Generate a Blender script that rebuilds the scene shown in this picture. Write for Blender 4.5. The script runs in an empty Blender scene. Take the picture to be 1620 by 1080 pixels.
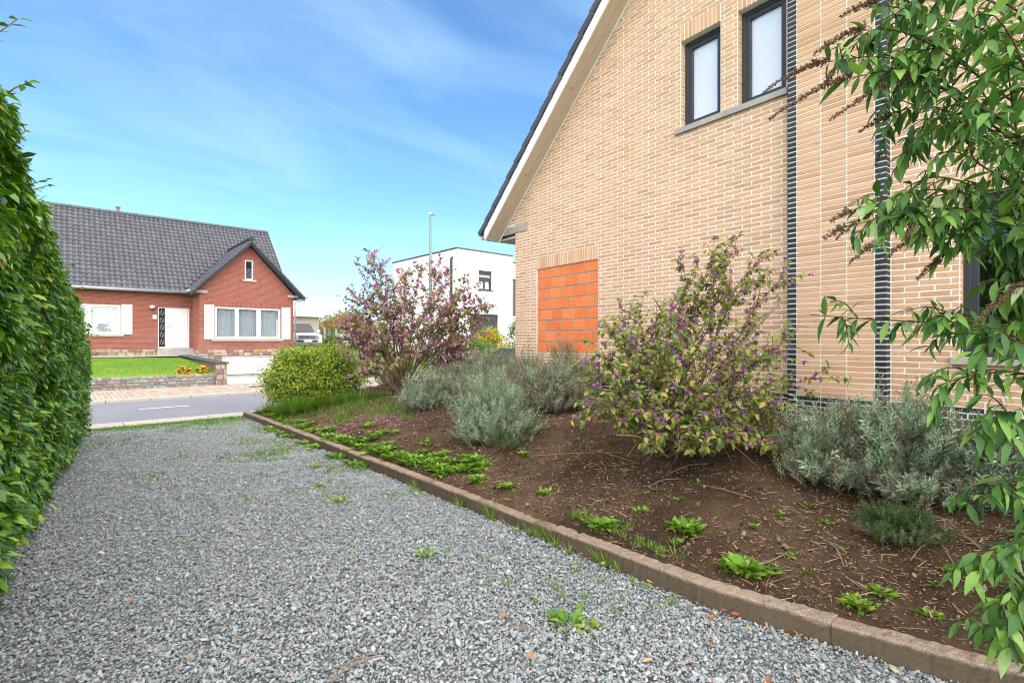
import bpy, bmesh, math, random
import numpy as np
from mathutils import Vector, Matrix, Euler

random.seed(7)
rng = np.random.default_rng(11)
SC = bpy.context.scene
COL = SC.collection
R = math.radians

# ------------------------------------------------------------------ camera, sky, sun, exposure
# world axes: x runs along the street, y runs down the driveway towards the street, z is up
EYE = 1.65
YAW = math.atan(720 / 810)
CA, SA = math.cos(YAW), math.sin(YAW)
cam = bpy.data.cameras.new('camera')
cam.lens, cam.sensor_width = 18.0, 36.0
cam.clip_start, cam.clip_end = 0.05, 3000
camo = bpy.data.objects.new('camera', cam)
camo.location = (0, 0, EYE)
camo.rotation_euler = (R(90), 0, -YAW)
COL.objects.link(camo)
SC.camera = camo

SUN_DIR = Vector((-0.28, -1.0, 0.0)).normalized()
SUN_EL = R(50)
world = bpy.data.worlds.new('World')
SC.world = world
world.use_nodes = True
wn, wl = world.node_tree.nodes, world.node_tree.links
wn.clear()
w_out = wn.new('ShaderNodeOutputWorld')
w_bg = wn.new('ShaderNodeBackground')
w_bg.inputs['Strength'].default_value = 0.14
w_sky = wn.new('ShaderNodeTexSky')
w_sky.sky_type = 'NISHITA'
w_sky.sun_disc = False
w_sky.sun_elevation = SUN_EL
w_sky.sun_rotation = math.atan2(SUN_DIR.x, SUN_DIR.y)
w_sky.altitude = 0
w_sky.air_density, w_sky.dust_density, w_sky.ozone_density = 1.0, 0.4, 2.2
w_tc = wn.new('ShaderNodeTexCoord')
w_sep = wn.new('ShaderNodeSeparateXYZ')
wl.new(w_tc.outputs['Generated'], w_sep.inputs[0])
# thin streaky cloud veil: noise on a flat layer above, direction / height
w_hz = wn.new('ShaderNodeMath'); w_hz.operation = 'ADD'; w_hz.inputs[1].default_value = 0.22
w_mx = wn.new('ShaderNodeMath'); w_mx.operation = 'MAXIMUM'; w_mx.inputs[1].default_value = 0.0
wl.new(w_sep.outputs['Z'], w_mx.inputs[0]); wl.new(w_mx.outputs[0], w_hz.inputs[0])
w_div = wn.new('ShaderNodeVectorMath'); w_div.operation = 'DIVIDE'
w_cmb = wn.new('ShaderNodeCombineXYZ')
for i in range(3): wl.new(w_hz.outputs[0], w_cmb.inputs[i])
wl.new(w_tc.outputs['Generated'], w_div.inputs[0]); wl.new(w_cmb.outputs[0], w_div.inputs[1])
w_map = wn.new('ShaderNodeMapping'); w_map.inputs['Rotation'].default_value = (0, 0, R(28)); w_map.inputs['Scale'].default_value = (0.75, 1.7, 0.5)
wl.new(w_div.outputs[0], w_map.inputs[0])
w_n = wn.new('ShaderNodeTexNoise'); w_n.inputs['Scale'].default_value = 1.5; w_n.inputs['Detail'].default_value = 6
w_n.inputs['Roughness'].default_value = 0.52; w_n.inputs['Distortion'].default_value = 0.9
wl.new(w_map.outputs[0], w_n.inputs['Vector'])
w_r = wn.new('ShaderNodeMapRange'); w_r.inputs['From Min'].default_value = 0.40; w_r.inputs['From Max'].default_value = 0.78
w_r.inputs['To Min'].default_value = 0.0; w_r.inputs['To Max'].default_value = 0.34
wl.new(w_n.outputs[0], w_r.inputs['Value'])
w_mul = wn.new('ShaderNodeMix'); w_mul.data_type = 'RGBA'; w_mul.blend_type = 'MULTIPLY'; w_mul.inputs['Factor'].default_value = 1.0
wl.new(w_sky.outputs[0], w_mul.inputs['A']); w_mul.inputs['B'].default_value = (0.60, 0.84, 0.98, 1)
w_mix = wn.new('ShaderNodeMix'); w_mix.data_type = 'RGBA'
wl.new(w_r.outputs[0], w_mix.inputs['Factor']); wl.new(w_mul.outputs['Result'], w_mix.inputs['A'])
w_mix.inputs['B'].default_value = (3.0, 4.3, 5.2, 1)
wl.new(w_mix.outputs['Result'], w_bg.inputs['Color'])
wl.new(w_bg.outputs[0], w_out.inputs[0])

sun = bpy.data.lights.new('sun', 'SUN')
sun.energy = 4.3
sun.angle = R(135)
sun.color = (1.0, 0.885, 0.73)
suno = bpy.data.objects.new('sun', sun)
d = Vector((-SUN_DIR.x * math.cos(SUN_EL), -SUN_DIR.y * math.cos(SUN_EL), -math.sin(SUN_EL)))
suno.rotation_euler = d.to_track_quat('-Z', 'Y').to_euler()
suno.location = (-8, -8, 14)
COL.objects.link(suno)

SC.view_settings.view_transform = 'Standard'
SC.view_settings.look = 'None'
SC.view_settings.exposure = 1.03
SC.view_settings.gamma = 1.0
SC.view_settings.use_curve_mapping = False
SC.render.engine = 'CYCLES'
SC.cycles.use_denoising = True
SC.cycles.max_bounces = 6
SC.cycles.diffuse_bounces = 3
SC.cycles.glossy_bounces = 3
SC.cycles.transparent_max_bounces = 12
SC.cycles.use_adaptive_sampling = True
SC.cycles.filter_width = 1.1

# ------------------------------------------------------------------ small maths
def at(x, y, Y):
    """photo pixel and depth in metres -> point of the place"""
    k = (x - 810) / 810
    return Vector(((CA * k + SA) * Y, (-SA * k + CA) * Y, EYE + (540 - y) / 810 * Y))

def proj_np(P):
    """points (n,3) -> px, py, depth in the photograph's pixels"""
    P = np.asarray(P, float)
    Y = P[:, 0] * SA + P[:, 1] * CA
    X = P[:, 0] * CA - P[:, 1] * SA
    Ys = np.where(Y < 0.05, 0.05, Y)
    return 810 + 810 * X / Ys, 540 - 810 * (P[:, 2] - EYE) / Ys, Y

def vnoise(x, y, scale, seed=0):
    """smooth value noise, numpy"""
    x, y = np.asarray(x, float) / scale + 1000, np.asarray(y, float) / scale + 1000
    xi, yi = np.floor(x).astype(np.int64), np.floor(y).astype(np.int64)
    fx, fy = x - xi, y - yi
    fx, fy = fx * fx * (3 - 2 * fx), fy * fy * (3 - 2 * fy)
    def h(a, b):
        n = (a * 374761393 + b * 668265263 + seed * 974711) & 0x7fffffff
        n = ((n ^ (n >> 13)) * 1274126177) & 0x7fffffff
        return ((n ^ (n >> 16)) & 0xffff) / 65535.0
    return (h(xi, yi) * (1 - fx) + h(xi + 1, yi) * fx) * (1 - fy) + (h(xi, yi + 1) * (1 - fx) + h(xi + 1, yi + 1) * fx) * fy

# ------------------------------------------------------------------ objects
def put(o, parent=None):
    COL.objects.link(o)
    if parent is not None: o.parent = parent
    return o

def tag(o, label=None, cat=None, group=None, kind=None):
    if label: o['label'] = label
    if cat: o['category'] = cat
    if group: o['group'] = group
    if kind: o['kind'] = kind
    return o

def thing(name, label, cat, loc=(0, 0, 0), rz=0.0, group=None):
    o = bpy.data.objects.new(name, None)
    o.empty_display_size = 0.2
    o.location, o.rotation_euler = loc, (0, 0, rz)
    put(o)
    return tag(o, label, cat, group)

def mesh_np(name, V, F, mat=None, smooth=False):
    """V (n,3), F (m,3) or (m,4)"""
    V = np.ascontiguousarray(V, np.float32); F = np.ascontiguousarray(F, np.int32)
    me = bpy.data.meshes.new(name)
    k = F.shape[1]
    me.vertices.add(len(V)); me.vertices.foreach_set('co', V.ravel())
    me.loops.add(F.size); me.loops.foreach_set('vertex_index', F.ravel())
    me.polygons.add(len(F))
    me.polygons.foreach_set('loop_start', np.arange(0, F.size, k, dtype=np.int32))
    me.polygons.foreach_set('use_smooth', np.full(len(F), bool(smooth)))
    me.update(calc_edges=True)
    if mat: me.materials.append(mat)
    return me

def obj_np(name, V, F, mat, parent=None, smooth=False):
    return put(bpy.data.objects.new(name, mesh_np(name, V, F, mat, smooth)), parent)

class MB:
    """collects simple solids, builds ONE mesh object"""
    def __init__(s): s.v, s.f = [], []
    def hexa(s, p):
        b = len(s.v); s.v += [tuple(q) for q in p]
        s.f += [(b, b+3, b+2, b+1), (b+4, b+5, b+6, b+7), (b, b+1, b+5, b+4), (b+1, b+2, b+6, b+5), (b+2, b+3, b+7, b+6), (b+3, b, b+4, b+7)]
        return s
    def box(s, x0, x1, y0, y1, z0, z1):
        return s.hexa([(x0,y0,z0),(x1,y0,z0),(x1,y1,z0),(x0,y1,z0),(x0,y0,z1),(x1,y0,z1),(x1,y1,z1),(x0,y1,z1)])
    def prism(s, poly, axis, a, b):
        """poly: 2-D points counter-clockwise in the two other axes, extruded from a to b"""
        n = len(poly); base = len(s.v)
        for t in (a, b):
            for (u, w) in poly:
                s.v.append((t, u, w) if axis == 'x' else (u, t, w) if axis == 'y' else (u, w, t))
        lo, hi = list(range(base, base+n)), list(range(base+n, base+2*n))
        if axis == 'y': s.f += [tuple(lo), tuple(hi[::-1])]
        else: s.f += [tuple(lo[::-1]), tuple(hi)]
        for i in range(n):
            j = (i+1) % n
            q = (lo[i], lo[j], hi[j], hi[i])
            s.f.append(q[::-1] if axis == 'y' else q)
        return s
    def quad(s, *p):
        b = len(s.v); s.v += [tuple(q) for q in p]; s.f.append(tuple(range(b, b+len(p)))); return s
    def tube(s, pts, rad, n=6, caps=True):
        pts = [Vector(p) for p in pts]; base = len(s.v); m = len(pts)
        if not hasattr(rad, '__len__'): rad = [rad]*m
        u = None
        for i, p in enumerate(pts):
            d = (pts[min(i+1, m-1)] - pts[max(i-1, 0)])
            if d.length < 1e-9: d = Vector((0, 0, 1))
            d.normalize()
            if u is None:
                u = d.cross(Vector((0, 0, 1)) if abs(d.z) < 0.9 else Vector((1, 0, 0))).normalized()
            else:
                u = (u - d*u.dot(d))
                u = u.normalized() if u.length > 1e-6 else d.orthogonal().normalized()
            w = d.cross(u)
            for k in range(n):
                a = 2*math.pi*k/n
                s.v.append(tuple(p + (u*math.cos(a) + w*math.sin(a))*rad[i]))
        for i in range(m-1):
            for k in range(n):
                a, b = base+i*n+k, base+i*n+(k+1) % n
                s.f.append((a, b, b+n, a+n))
        if caps:
            s.f.append(tuple(range(base, base+n))[::-1]); s.f.append(tuple(range(base+(m-1)*n, base+m*n)))
        return s
    def lathe(s, prof, c=(0, 0, 0), n=16, axis='z'):
        base = len(s.v)
        for (r, h) in prof:
            for k in range(n):
                a = 2*math.pi*k/n; q = (r*math.cos(a), r*math.sin(a), h)
                if axis == 'y': q = (q[0], -q[2], q[1])
                if axis == 'x': q = (q[2], q[0], q[1])
                s.v.append((c[0]+q[0], c[1]+q[1], c[2]+q[2]))
        for i in range(len(prof)-1):
            for k in range(n):
                a, b = base+i*n+k, base+i*n+(k+1) % n
                s.f.append((a, b, b+n, a+n))
        s.f.append(tuple(range(base, base+n))[::-1]); s.f.append(tuple(range(base+(len(prof)-1)*n, base+len(prof)*n)))
        return s
    def mesh(s, name, mat, smooth=False):
        me = bpy.data.meshes.new(name); me.from_pydata(s.v, [], s.f)
        if smooth: me.polygons.foreach_set('use_smooth', [True]*len(me.polygons))
        if mat: me.materials.append(mat)
        me.update(); return me
    def build(s, name, mat, parent=None, smooth=False, bevel=0.0):
        o = put(bpy.data.objects.new(name, s.mesh(name, mat, smooth)), parent)
        if bevel:
            m = o.modifiers.new('bevel', 'BEVEL'); m.width = bevel; m.segments = 2; m.limit_method = 'ANGLE'
        return o

def frames(d, u):
    """d, u (n,3): leaf axis and approximate normal -> matrices with columns x, y(axis), z(normal)"""
    d = d/np.linalg.norm(d, axis=1, keepdims=True)
    x = np.cross(d, u); nx = np.linalg.norm(x, axis=1, keepdims=True)
    x = np.where(nx < 1e-5, np.array([[1., 0, 0]]), x/np.maximum(nx, 1e-5))
    z = np.cross(x, d)
    return np.stack([x, d, z], axis=2)

def scatter(protoV, protoF, M, T, S):
    """copies of one prototype: M (n,3,3), T (n,3), S (n,) or (n,3)"""
    n, m = len(T), len(protoV)
    S = np.asarray(S, float)
    P = protoV[None]*(S[:, None, None] if S.ndim == 1 else S[:, None, :])
    V = np.einsum('nij,nmj->nmi', M, P) + T[:, None]
    F = protoF[None] + (np.arange(n)*m)[:, None, None]
    return V.reshape(-1, 3), F.reshape(-1, protoF.shape[1])

def merge(parts):
    Vs, Fs, b = [], [], 0
    for V, F in parts:
        if len(V) == 0: continue
        Vs.append(V); Fs.append(F+b); b += len(V)
    return np.concatenate(Vs), np.concatenate(Fs)

def leaf_proto(L=1.0, W=0.25, fold=0.25, curl=0.25, peak=0.42, n=3, wave=0.0):
    ts = np.linspace(0, 1, n+1); V = [(0, 0, 0)]; F = []
    for i, t in enumerate(ts[1:-1]):
        w = W*(min(t/peak, 1.0)**0.7 if t < peak else max(0, 1-((t-peak)/(1-peak))**1.6))
        w = max(w, W*0.35); z = -curl*L*t*t; s = wave*(-1)**i
        V += [(-w, L*t, z+fold*w+s), (0, L*t, z), (w, L*t, z+fold*w-s)]
    V.append((0, L, -curl*L)); e = len(V)-1
    F += [(0, 2, 1), (0, 3, 2)]
    for i in range(n-2):
        a = 1+3*i; b = a+3
        F += [(a, a+1, b), (a+1, b+1, b), (a+1, a+2, b+1), (a+2, b+2, b+1)]
    a = 1+3*(n-2)
    F += [(a, a+1, e), (a+1, a+2, e)]
    return np.array(V, float), np.array(F, int)

def ico(sub=1):
    bm = bmesh.new(); bmesh.ops.create_icosphere(bm, subdivisions=sub, radius=1.0)
    V = np.array([v.co[:] for v in bm.verts]); F = np.array([[v.index for v in f.verts] for f in bm.faces]); bm.free()
    return V, F

# ------------------------------------------------------------------ materials
class NT:
    def __init__(s, name):
        s.m = bpy.data.materials.new(name); s.m.use_nodes = True
        s.t = s.m.node_tree; s.n = s.t.nodes; s.l = s.t.links
        s.b = s.n['Principled BSDF']; s.out = s.n['Material Output']
    def new(s, t, **k):
        q = s.n.new(t)
        for a, v in k.items(): setattr(q, a, v)
        return q
    def link(s, a, b): s.l.new(a, b)
    def rnd(s):
        """random number for every loose piece and every object"""
        g = s.new('ShaderNodeNewGeometry'); o = s.new('ShaderNodeObjectInfo')
        a = s.new('ShaderNodeMath', operation='ADD'); f = s.new('ShaderNodeMath', operation='FRACT')
        s.link(g.outputs['Random Per Island'], a.inputs[0]); s.link(o.outputs['Random'], a.inputs[1]); s.link(a.outputs[0], f.inputs[0])
        return f.outputs[0]
    def ramp(s, fac, stops, interp='LINEAR'):
        r = s.new('ShaderNodeValToRGB'); r.color_ramp.interpolation = interp
        e = r.color_ramp.elements
        while len(e) > 1: e.remove(e[-1])
        e[0].position = stops[0][0]; e[0].color = (*stops[0][1], 1)
        for p, c in stops[1:]:
            q = e.new(p); q.color = (*c, 1)
        s.link(fac, r.inputs[0]); return r.outputs[0]
    def obj(s): return s.new('ShaderNodeNewGeometry').outputs['Position']
    def noise(s, vec, scale, detail=4, rough=0.55, dist=0.0):
        q = s.new('ShaderNodeTexNoise'); q.inputs['Scale'].default_value = scale; q.inputs['Detail'].default_value = detail
        q.inputs['Roughness'].default_value = rough; q.inputs['Distortion'].default_value = dist
        if vec is not None: s.link(vec, q.inputs['Vector'])
        return q.outputs['Fac']
    def scale(s, vec, x, y, z):
        q = s.new('ShaderNodeMapping'); q.inputs['Scale'].default_value = (x, y, z); s.link(vec, q.inputs[0]); return q.outputs[0]
    def mix(s, fac, a, b, blend='MIX'):
        q = s.new('ShaderNodeMix', data_type='RGBA', blend_type=blend)
        for sock, v in (('Factor', fac), ('A', a), ('B', b)):
            if isinstance(v, (int, float)): q.inputs[sock].default_value = v
            elif isinstance(v, tuple): q.inputs[sock].default_value = (*v, 1)
            else: s.link(v, q.inputs[sock])
        return q.outputs['Result']
    def mapr(s, v, a, b, c, d):
        q = s.new('ShaderNodeMapRange'); s.link(v, q.inputs[0])
        for i, x in enumerate((a, b, c, d)): q.inputs[i+1].default_value = x
        return q.outputs[0]
    def bump(s, h, strength=0.3, dist=0.01):
        q = s.new('ShaderNodeBump'); q.inputs['Strength'].default_value = strength; q.inputs['Distance'].default_value = dist
        s.link(h, q.inputs['Height']); s.link(q.outputs[0], s.b.inputs['Normal']); return q
    def color(s, c):
        if isinstance(c, tuple): s.b.inputs['Base Color'].default_value = (*c, 1)
        else: s.link(c, s.b.inputs['Base Color'])
    def set(s, rough=0.8, spec=0.5, metal=0.0):
        s.b.inputs['Roughness'].default_value = rough; s.b.inputs['Specular IOR Level'].default_value = spec; s.b.inputs['Metallic'].default_value = metal

def plain(name, c, rough=0.6, spec=0.4, metal=0.0, mottle=0.12, scale=6.0, bump=0.0):
    t = NT(name); v = t.obj()
    n = t.noise(v, scale, 5)
    lo, hi = tuple(x*(1-mottle) for x in c), tuple(min(1, x*(1+mottle)) for x in c)
    t.color(t.ramp(n, [(0.3, lo), (0.7, hi)])); t.set(rough, spec, metal)
    if bump: t.bump(t.noise(v, scale*6, 4), bump, 0.004)
    return t.m

def leafmat(name, stops, rough=0.45, spec=0.4, trans=0.28, back=1.25):
    """leaves: one colour for each leaf, light passes through a little"""
    t = NT(name); c = t.ramp(t.rnd(), stops)
    v = t.obj(); n = t.noise(v, 60, 2)
    c = t.mix(t.mapr(n, 0.3, 0.7, 0.0, 0.22), c, (0.02, 0.05, 0.01))
    t.color(c); t.set(rough, spec)
    tr = t.new('ShaderNodeBsdfTranslucent'); t.link(t.mix(1.0, c, (back, back*1.05, back*0.55), 'MULTIPLY'), tr.inputs['Color'])
    ms = t.new('ShaderNodeMixShader'); ms.inputs[0].default_value = trans
    t.link(t.b.outputs[0], ms.inputs[1]); t.link(tr.outputs[0], ms.inputs[2]); t.link(ms.outputs[0], t.out.inputs[0])
    return t.m

def glassmat(name, tint=(0.97, 0.98, 0.985), refl=1.0, base=0.07):
    t = NT(name); t.n.remove(t.b)
    tr = t.new('ShaderNodeBsdfTransparent'); tr.inputs[0].default_value = (*tint, 1)
    gl = t.new('ShaderNodeBsdfGlossy'); gl.inputs['Roughness'].default_value = 0.02; gl.inputs['Color'].default_value = (refl, refl, refl, 1)
    lw = t.new('ShaderNodeLayerWeight'); lw.inputs[0].default_value = 0.5
    pw = t.new('ShaderNodeMath', operation='POWER'); pw.inputs[1].default_value = 3.5; t.link(lw.outputs['Facing'], pw.inputs[0])
    fr = t.mapr(pw.outputs[0], 0, 1, base, 1.0)
    ms = t.new('ShaderNodeMixShader'); t.link(fr, ms.inputs[0]); t.link(tr.outputs[0], ms.inputs[1]); t.link(gl.outputs[0], ms.inputs[2])
    t.link(ms.outputs[0], t.out.inputs[0]); return t.m

MAT = {}
def beige_brick():
    t = NT('beige brick'); v = t.obj(); r = t.rnd()
    c = t.ramp(r, [(0.0, (0.54, 0.29, 0.150)), (0.25, (0.64, 0.36, 0.190)), (0.6, (0.68, 0.395, 0.218)), (0.85, (0.72, 0.435, 0.25)), (1.0, (0.58, 0.32, 0.175))])
    s = t.noise(t.scale(v, 30, 11, 42), 1.0, 6, 0.65, 1.2)
    c = t.mix(t.mapr(s, 0.57, 0.70, 0.0, 0.7), c, (0.25, 0.14, 0.085))
    g = t.noise(v, 130, 4, 0.7)
    c = t.mix(t.mapr(g, 0.3, 0.75, 0.0, 0.3), c, (0.74, 0.51, 0.34))
    t.color(c); t.set(0.9, 0.2)
    h = t.mix(0.5, s, g); t.bump(h, 0.55, 0.006); return t.m
MAT['beige_brick'] = beige_brick()
def dark_brick():
    t = NT('dark glazed brick'); v = t.obj()
    c = t.ramp(t.rnd(), [(0, (0.016, 0.017, 0.021)), (1, (0.04, 0.042, 0.05))])
    n = t.noise(v, 60, 4); c = t.mix(t.mapr(n, 0.5, 0.8, 0, 0.3), c, (0.09, 0.09, 0.10))
    t.color(c); t.set(0.5, 0.4); t.bump(n, 0.3, 0.003); return t.m
MAT['dark_brick'] = dark_brick()
def orange_block():
    t = NT('orange hollow clay block'); v = t.obj()
    c = t.ramp(t.rnd(), [(0, (0.80, 0.19, 0.055)), (0.5, (0.85, 0.215, 0.065)), (1, (0.90, 0.26, 0.085))])
    n = t.noise(t.scale(v, 6, 6, 16), 1.0, 6, 0.6); c = t.mix(t.mapr(n, 0.5, 0.75, 0, 0.35), c, (0.85, 0.38, 0.2))
    n2 = t.noise(v, 11, 5, 0.7); c = t.mix(t.mapr(n2, 0.61, 0.70, 0, 0.8), c, (0.34, 0.27, 0.21))
    t.color(c); t.set(0.85, 0.2); t.bump(t.noise(t.scale(v, 40, 40, 3), 1.0, 4), 0.3, 0.004); return t.m
MAT['orange_block'] = orange_block()
MAT['mortar'] = plain('pale mortar', (0.88, 0.84, 0.76), 0.95, 0.1, 0, 0.10, 5.0, 0.4)
MAT['grey_mortar'] = plain('grey mortar', (0.33, 0.29, 0.24), 0.95, 0.1, 0, 0.2, 20.0, 0.5)
def concrete(name, c, mott=0.25, moss=0.0):
    t = NT(name); v = t.obj(); n = t.noise(v, 3.2, 6, 0.65); g = t.noise(v, 160, 3, 0.7)
    col = t.ramp(n, [(0.25, tuple(x*(1-mott) for x in c)), (0.75, tuple(x*(1+mott) for x in c))])
    col = t.mix(t.mapr(g, 0.35, 0.7, 0.0, 0.4), col, tuple(x*0.55 for x in c))
    if moss:
        m = t.noise(v, 9, 6, 0.7); col = t.mix(t.mapr(m, 0.56, 0.68, 0, moss), col, (0.055, 0.05, 0.022))
        m2 = t.noise(v, 2.2, 5, 0.7); col = t.mix(t.mapr(m2, 0.55, 0.75, 0, moss*0.6), col, (0.20, 0.13, 0.06))
    t.color(col); t.set(0.92, 0.2); t.bump(t.mix(0.5, g, t.noise(v, 45, 4)), 0.5, 0.006); return t.m
MAT['concrete'] = concrete('concrete', (0.44, 0.41, 0.37))
def kerbmat():
    t = NT('weathered kerb concrete'); v = t.obj(); n = t.noise(v, 2.6, 7, 0.7); g = t.noise(v, 120, 3, 0.8); q = t.noise(v, 22, 6, 0.75); m = t.noise(v, 7, 6, 0.72)
    c = t.ramp(n, [(0.28, (0.15, 0.105, 0.07)), (0.5, (0.26, 0.19, 0.13)), (0.72, (0.36, 0.275, 0.20))])
    c = t.mix(t.mapr(g, 0.42, 0.62, 0, 0.75), c, (0.46, 0.37, 0.28)); c = t.mix(t.mapr(g, 0.30, 0.42, 0.6, 0), c, (0.07, 0.05, 0.035))
    c = t.mix(t.mapr(q, 0.55, 0.68, 0, 0.8), c, (0.085, 0.065, 0.035)); c = t.mix(t.mapr(m, 0.60, 0.68, 0, 0.85), c, (0.05, 0.055, 0.018)); c = t.mix(t.mapr(m, 0.40, 0.32, 0, 0.5), c, (0.48, 0.41, 0.33))
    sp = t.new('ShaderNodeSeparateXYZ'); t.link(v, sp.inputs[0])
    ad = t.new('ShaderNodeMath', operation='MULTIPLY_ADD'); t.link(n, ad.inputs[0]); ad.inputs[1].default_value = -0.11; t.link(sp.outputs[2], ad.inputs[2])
    c = t.mix(t.mapr(ad.outputs[0], 0.035, 0.055, 0.80, 0.0), c, (0.085, 0.062, 0.038))      # darker brown band low down, uneven upper edge
    t.color(c); t.set(0.95, 0.15); t.bump(t.mix(0.5, g, q), 0.9, 0.010); return t.m
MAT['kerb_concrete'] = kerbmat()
MAT['pale_concrete'] = concrete('pale concrete', (0.47, 0.42, 0.355), 0.12)
MAT['bluestone'] = concrete('dark bluestone', (0.09, 0.09, 0.095), 0.2)
MAT['paver'] = (lambda t: (t.color(t.ramp(t.rnd(), [(0, (0.36, 0.285, 0.22)), (1, (0.46, 0.375, 0.30))])), t.set(0.9, 0.2), t.m)[-1])(NT('pale paver'))
MAT['paver_joint'] = plain('paver joint', (0.22, 0.15, 0.11), 0.95, 0.1)
MAT['white_paint'] = plain('white paint', (0.82, 0.82, 0.80), 0.45, 0.4, 0, 0.02)
MAT['cream_board'] = plain('cream white board', (0.84, 0.82, 0.76), 0.5, 0.4, 0, 0.03)
MAT['soffit'] = plain('beige soffit board', (0.56, 0.46, 0.36), 0.6, 0.3, 0, 0.04)
MAT['anthracite'] = plain('anthracite frame', (0.035, 0.036, 0.042), 0.4, 0.5, 0, 0.05)
MAT['tile_dark'] = (lambda t: (t.color(t.ramp(t.rnd(), [(0, (0.060, 0.060, 0.070)), (0.6, (0.074, 0.074, 0.085)), (1, (0.092, 0.090, 0.102))])), t.set(0.42, 0.5), t.bump(t.noise(t.obj(), 40, 3), 0.15, 0.004), t.m)[-1])(NT('dark roof tile'))
MAT['slate_edge'] = plain('dark verge board', (0.035, 0.036, 0.04), 0.6, 0.3)
MAT['zinc'] = plain('grey zinc', (0.42, 0.43, 0.44), 0.4, 0.5, 0.5, 0.1)
MAT['render_white'] = plain('white wall render', (0.84, 0.82, 0.79), 0.9, 0.1, 0, 0.025, 1.2, 0.15)
MAT['glass'] = glassmat('window glass')
MAT['dark_glass'] = (lambda t: (t.color((0.012, 0.014, 0.016)), t.set(0.06, 0.7), t.m)[-1])(NT('dark glass'))
MAT['curtain'] = plain('pale curtain', (0.90, 0.885, 0.92), 0.9, 0.1, 0, 0.02, 2.0)
MAT['blind'] = plain('grey vertical blind', (0.42, 0.44, 0.46), 0.8, 0.2, 0, 0.05)
MAT['room_dark'] = plain('dark room', (0.03, 0.03, 0.032), 0.9, 0.1)
def red_brick(name='red brick wall', soldier=False):
    t = NT(name); tc = t.new('ShaderNodeTexCoord').outputs['Object']
    sep = t.new('ShaderNodeSeparateXYZ'); t.link(tc, sep.inputs[0])
    add = t.new('ShaderNodeMath', operation='ADD'); t.link(sep.outputs[0], add.inputs[0]); t.link(sep.outputs[1], add.inputs[1])
    cmb = t.new('ShaderNodeCombineXYZ')
    t.link(add.outputs[0], cmb.inputs[1 if soldier else 0]); t.link(sep.outputs[2], cmb.inputs[0 if soldier else 1])
    bt = t.new('ShaderNodeTexBrick'); t.link(cmb.outputs[0], bt.inputs['Vector'])
    bt.inputs['Color1'].default_value = (0.21, 0.050, 0.036, 1); bt.inputs['Color2'].default_value = (0.31, 0.085, 0.058, 1)
    bt.inputs['Mortar'].default_value = (0.36, 0.20, 0.155, 1); bt.inputs['Scale'].default_value = 1.0
    bt.inputs['Brick Width'].default_value = 0.30 if soldier else 0.21; bt.inputs['Row Height'].default_value = 0.062
    bt.inputs['Mortar Size'].default_value = 0.008; bt.inputs['Mortar Smooth'].default_value = 0.1; bt.inputs['Bias'].default_value = 0.0
    n = t.noise(tc, 1.3, 5); c = t.mix(t.mapr(n, 0.35, 0.7, 0, 0.35), bt.outputs['Color'], (0.34, 0.11, 0.08))
    n2 = t.noise(tc, 0.55, 6, 0.7)
    hz = t.mapr(sep.outputs[2], 1.1, 2.6, 1.0, 0.0); mu = t.new('ShaderNodeMath', operation='MULTIPLY'); t.link(hz, mu.inputs[0]); t.link(t.mapr(n2, 0.42, 0.7, 0, 0.4), mu.inputs[1])
    c = t.mix(mu.outputs[0], c, (0.55, 0.36, 0.32))
    t.color(c); t.set(0.9, 0.2); t.bump(bt.outputs['Fac'], -0.4, 0.006); return t.m
MAT['red_brick'] = red_brick(); MAT['red_soldier'] = red_brick('red brick soldier course', True)
def stones(name, cols):
    t = NT(name); v = t.obj(); c = t.ramp(t.rnd(), cols, 'CONSTANT')
    n = t.noise(v, 14, 5, 0.65); c = t.mix(t.mapr(n, 0.35, 0.7, 0, 0.45), c, (0.13, 0.11, 0.095))
    t.color(c); t.set(0.9, 0.2); t.bump(n, 0.5, 0.015); return t.m
MAT['wall_stone'] = stones('rubble wall stone', [(0, (0.32, 0.28, 0.24)), (0.2, (0.24, 0.24, 0.23)), (0.4, (0.38, 0.33, 0.27)), (0.55, (0.30, 0.34, 0.30)), (0.7, (0.36, 0.24, 0.19)), (0.85, (0.20, 0.185, 0.17))])
MAT['plinth_stone'] = stones('warm plinth stone', [(0, (0.42, 0.32, 0.22)), (0.2, (0.52, 0.44, 0.34)), (0.4, (0.34, 0.20, 0.16)), (0.55, (0.50, 0.30, 0.10)), (0.65, (0.46, 0.38, 0.31)), (0.85, (0.26, 0.17, 0.15))])
def gravelmat():
    t = NT('grey crushed stone'); r = t.rnd(); v = t.obj()
    c = t.ramp(r, [(0, (0.22, 0.25, 0.25)), (0.2, (0.295, 0.325, 0.323)), (0.45, (0.35, 0.381, 0.377)), (0.7, (0.405, 0.431, 0.423)), (0.88, (0.455, 0.47, 0.457)), (0.93, (0.50, 0.43, 0.36)), (0.965, (0.42, 0.28, 0.20)), (0.975, (0.38, 0.40, 0.35)), (1.0, (0.66, 0.64, 0.60))])
    n = t.noise(v, 3.0, 4); c = t.mix(t.mapr(n, 0.4, 0.75, 0, 0.3), c, (0.21, 0.23, 0.225))
    t.color(c); t.set(0.75, 0.35); return t.m
MAT['gravel'] = gravelmat()
MAT['gravel_bed'] = plain('stone dust', (0.16, 0.167, 0.162), 0.95, 0.1, 0, 0.35, 40.0, 0.5)
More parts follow.
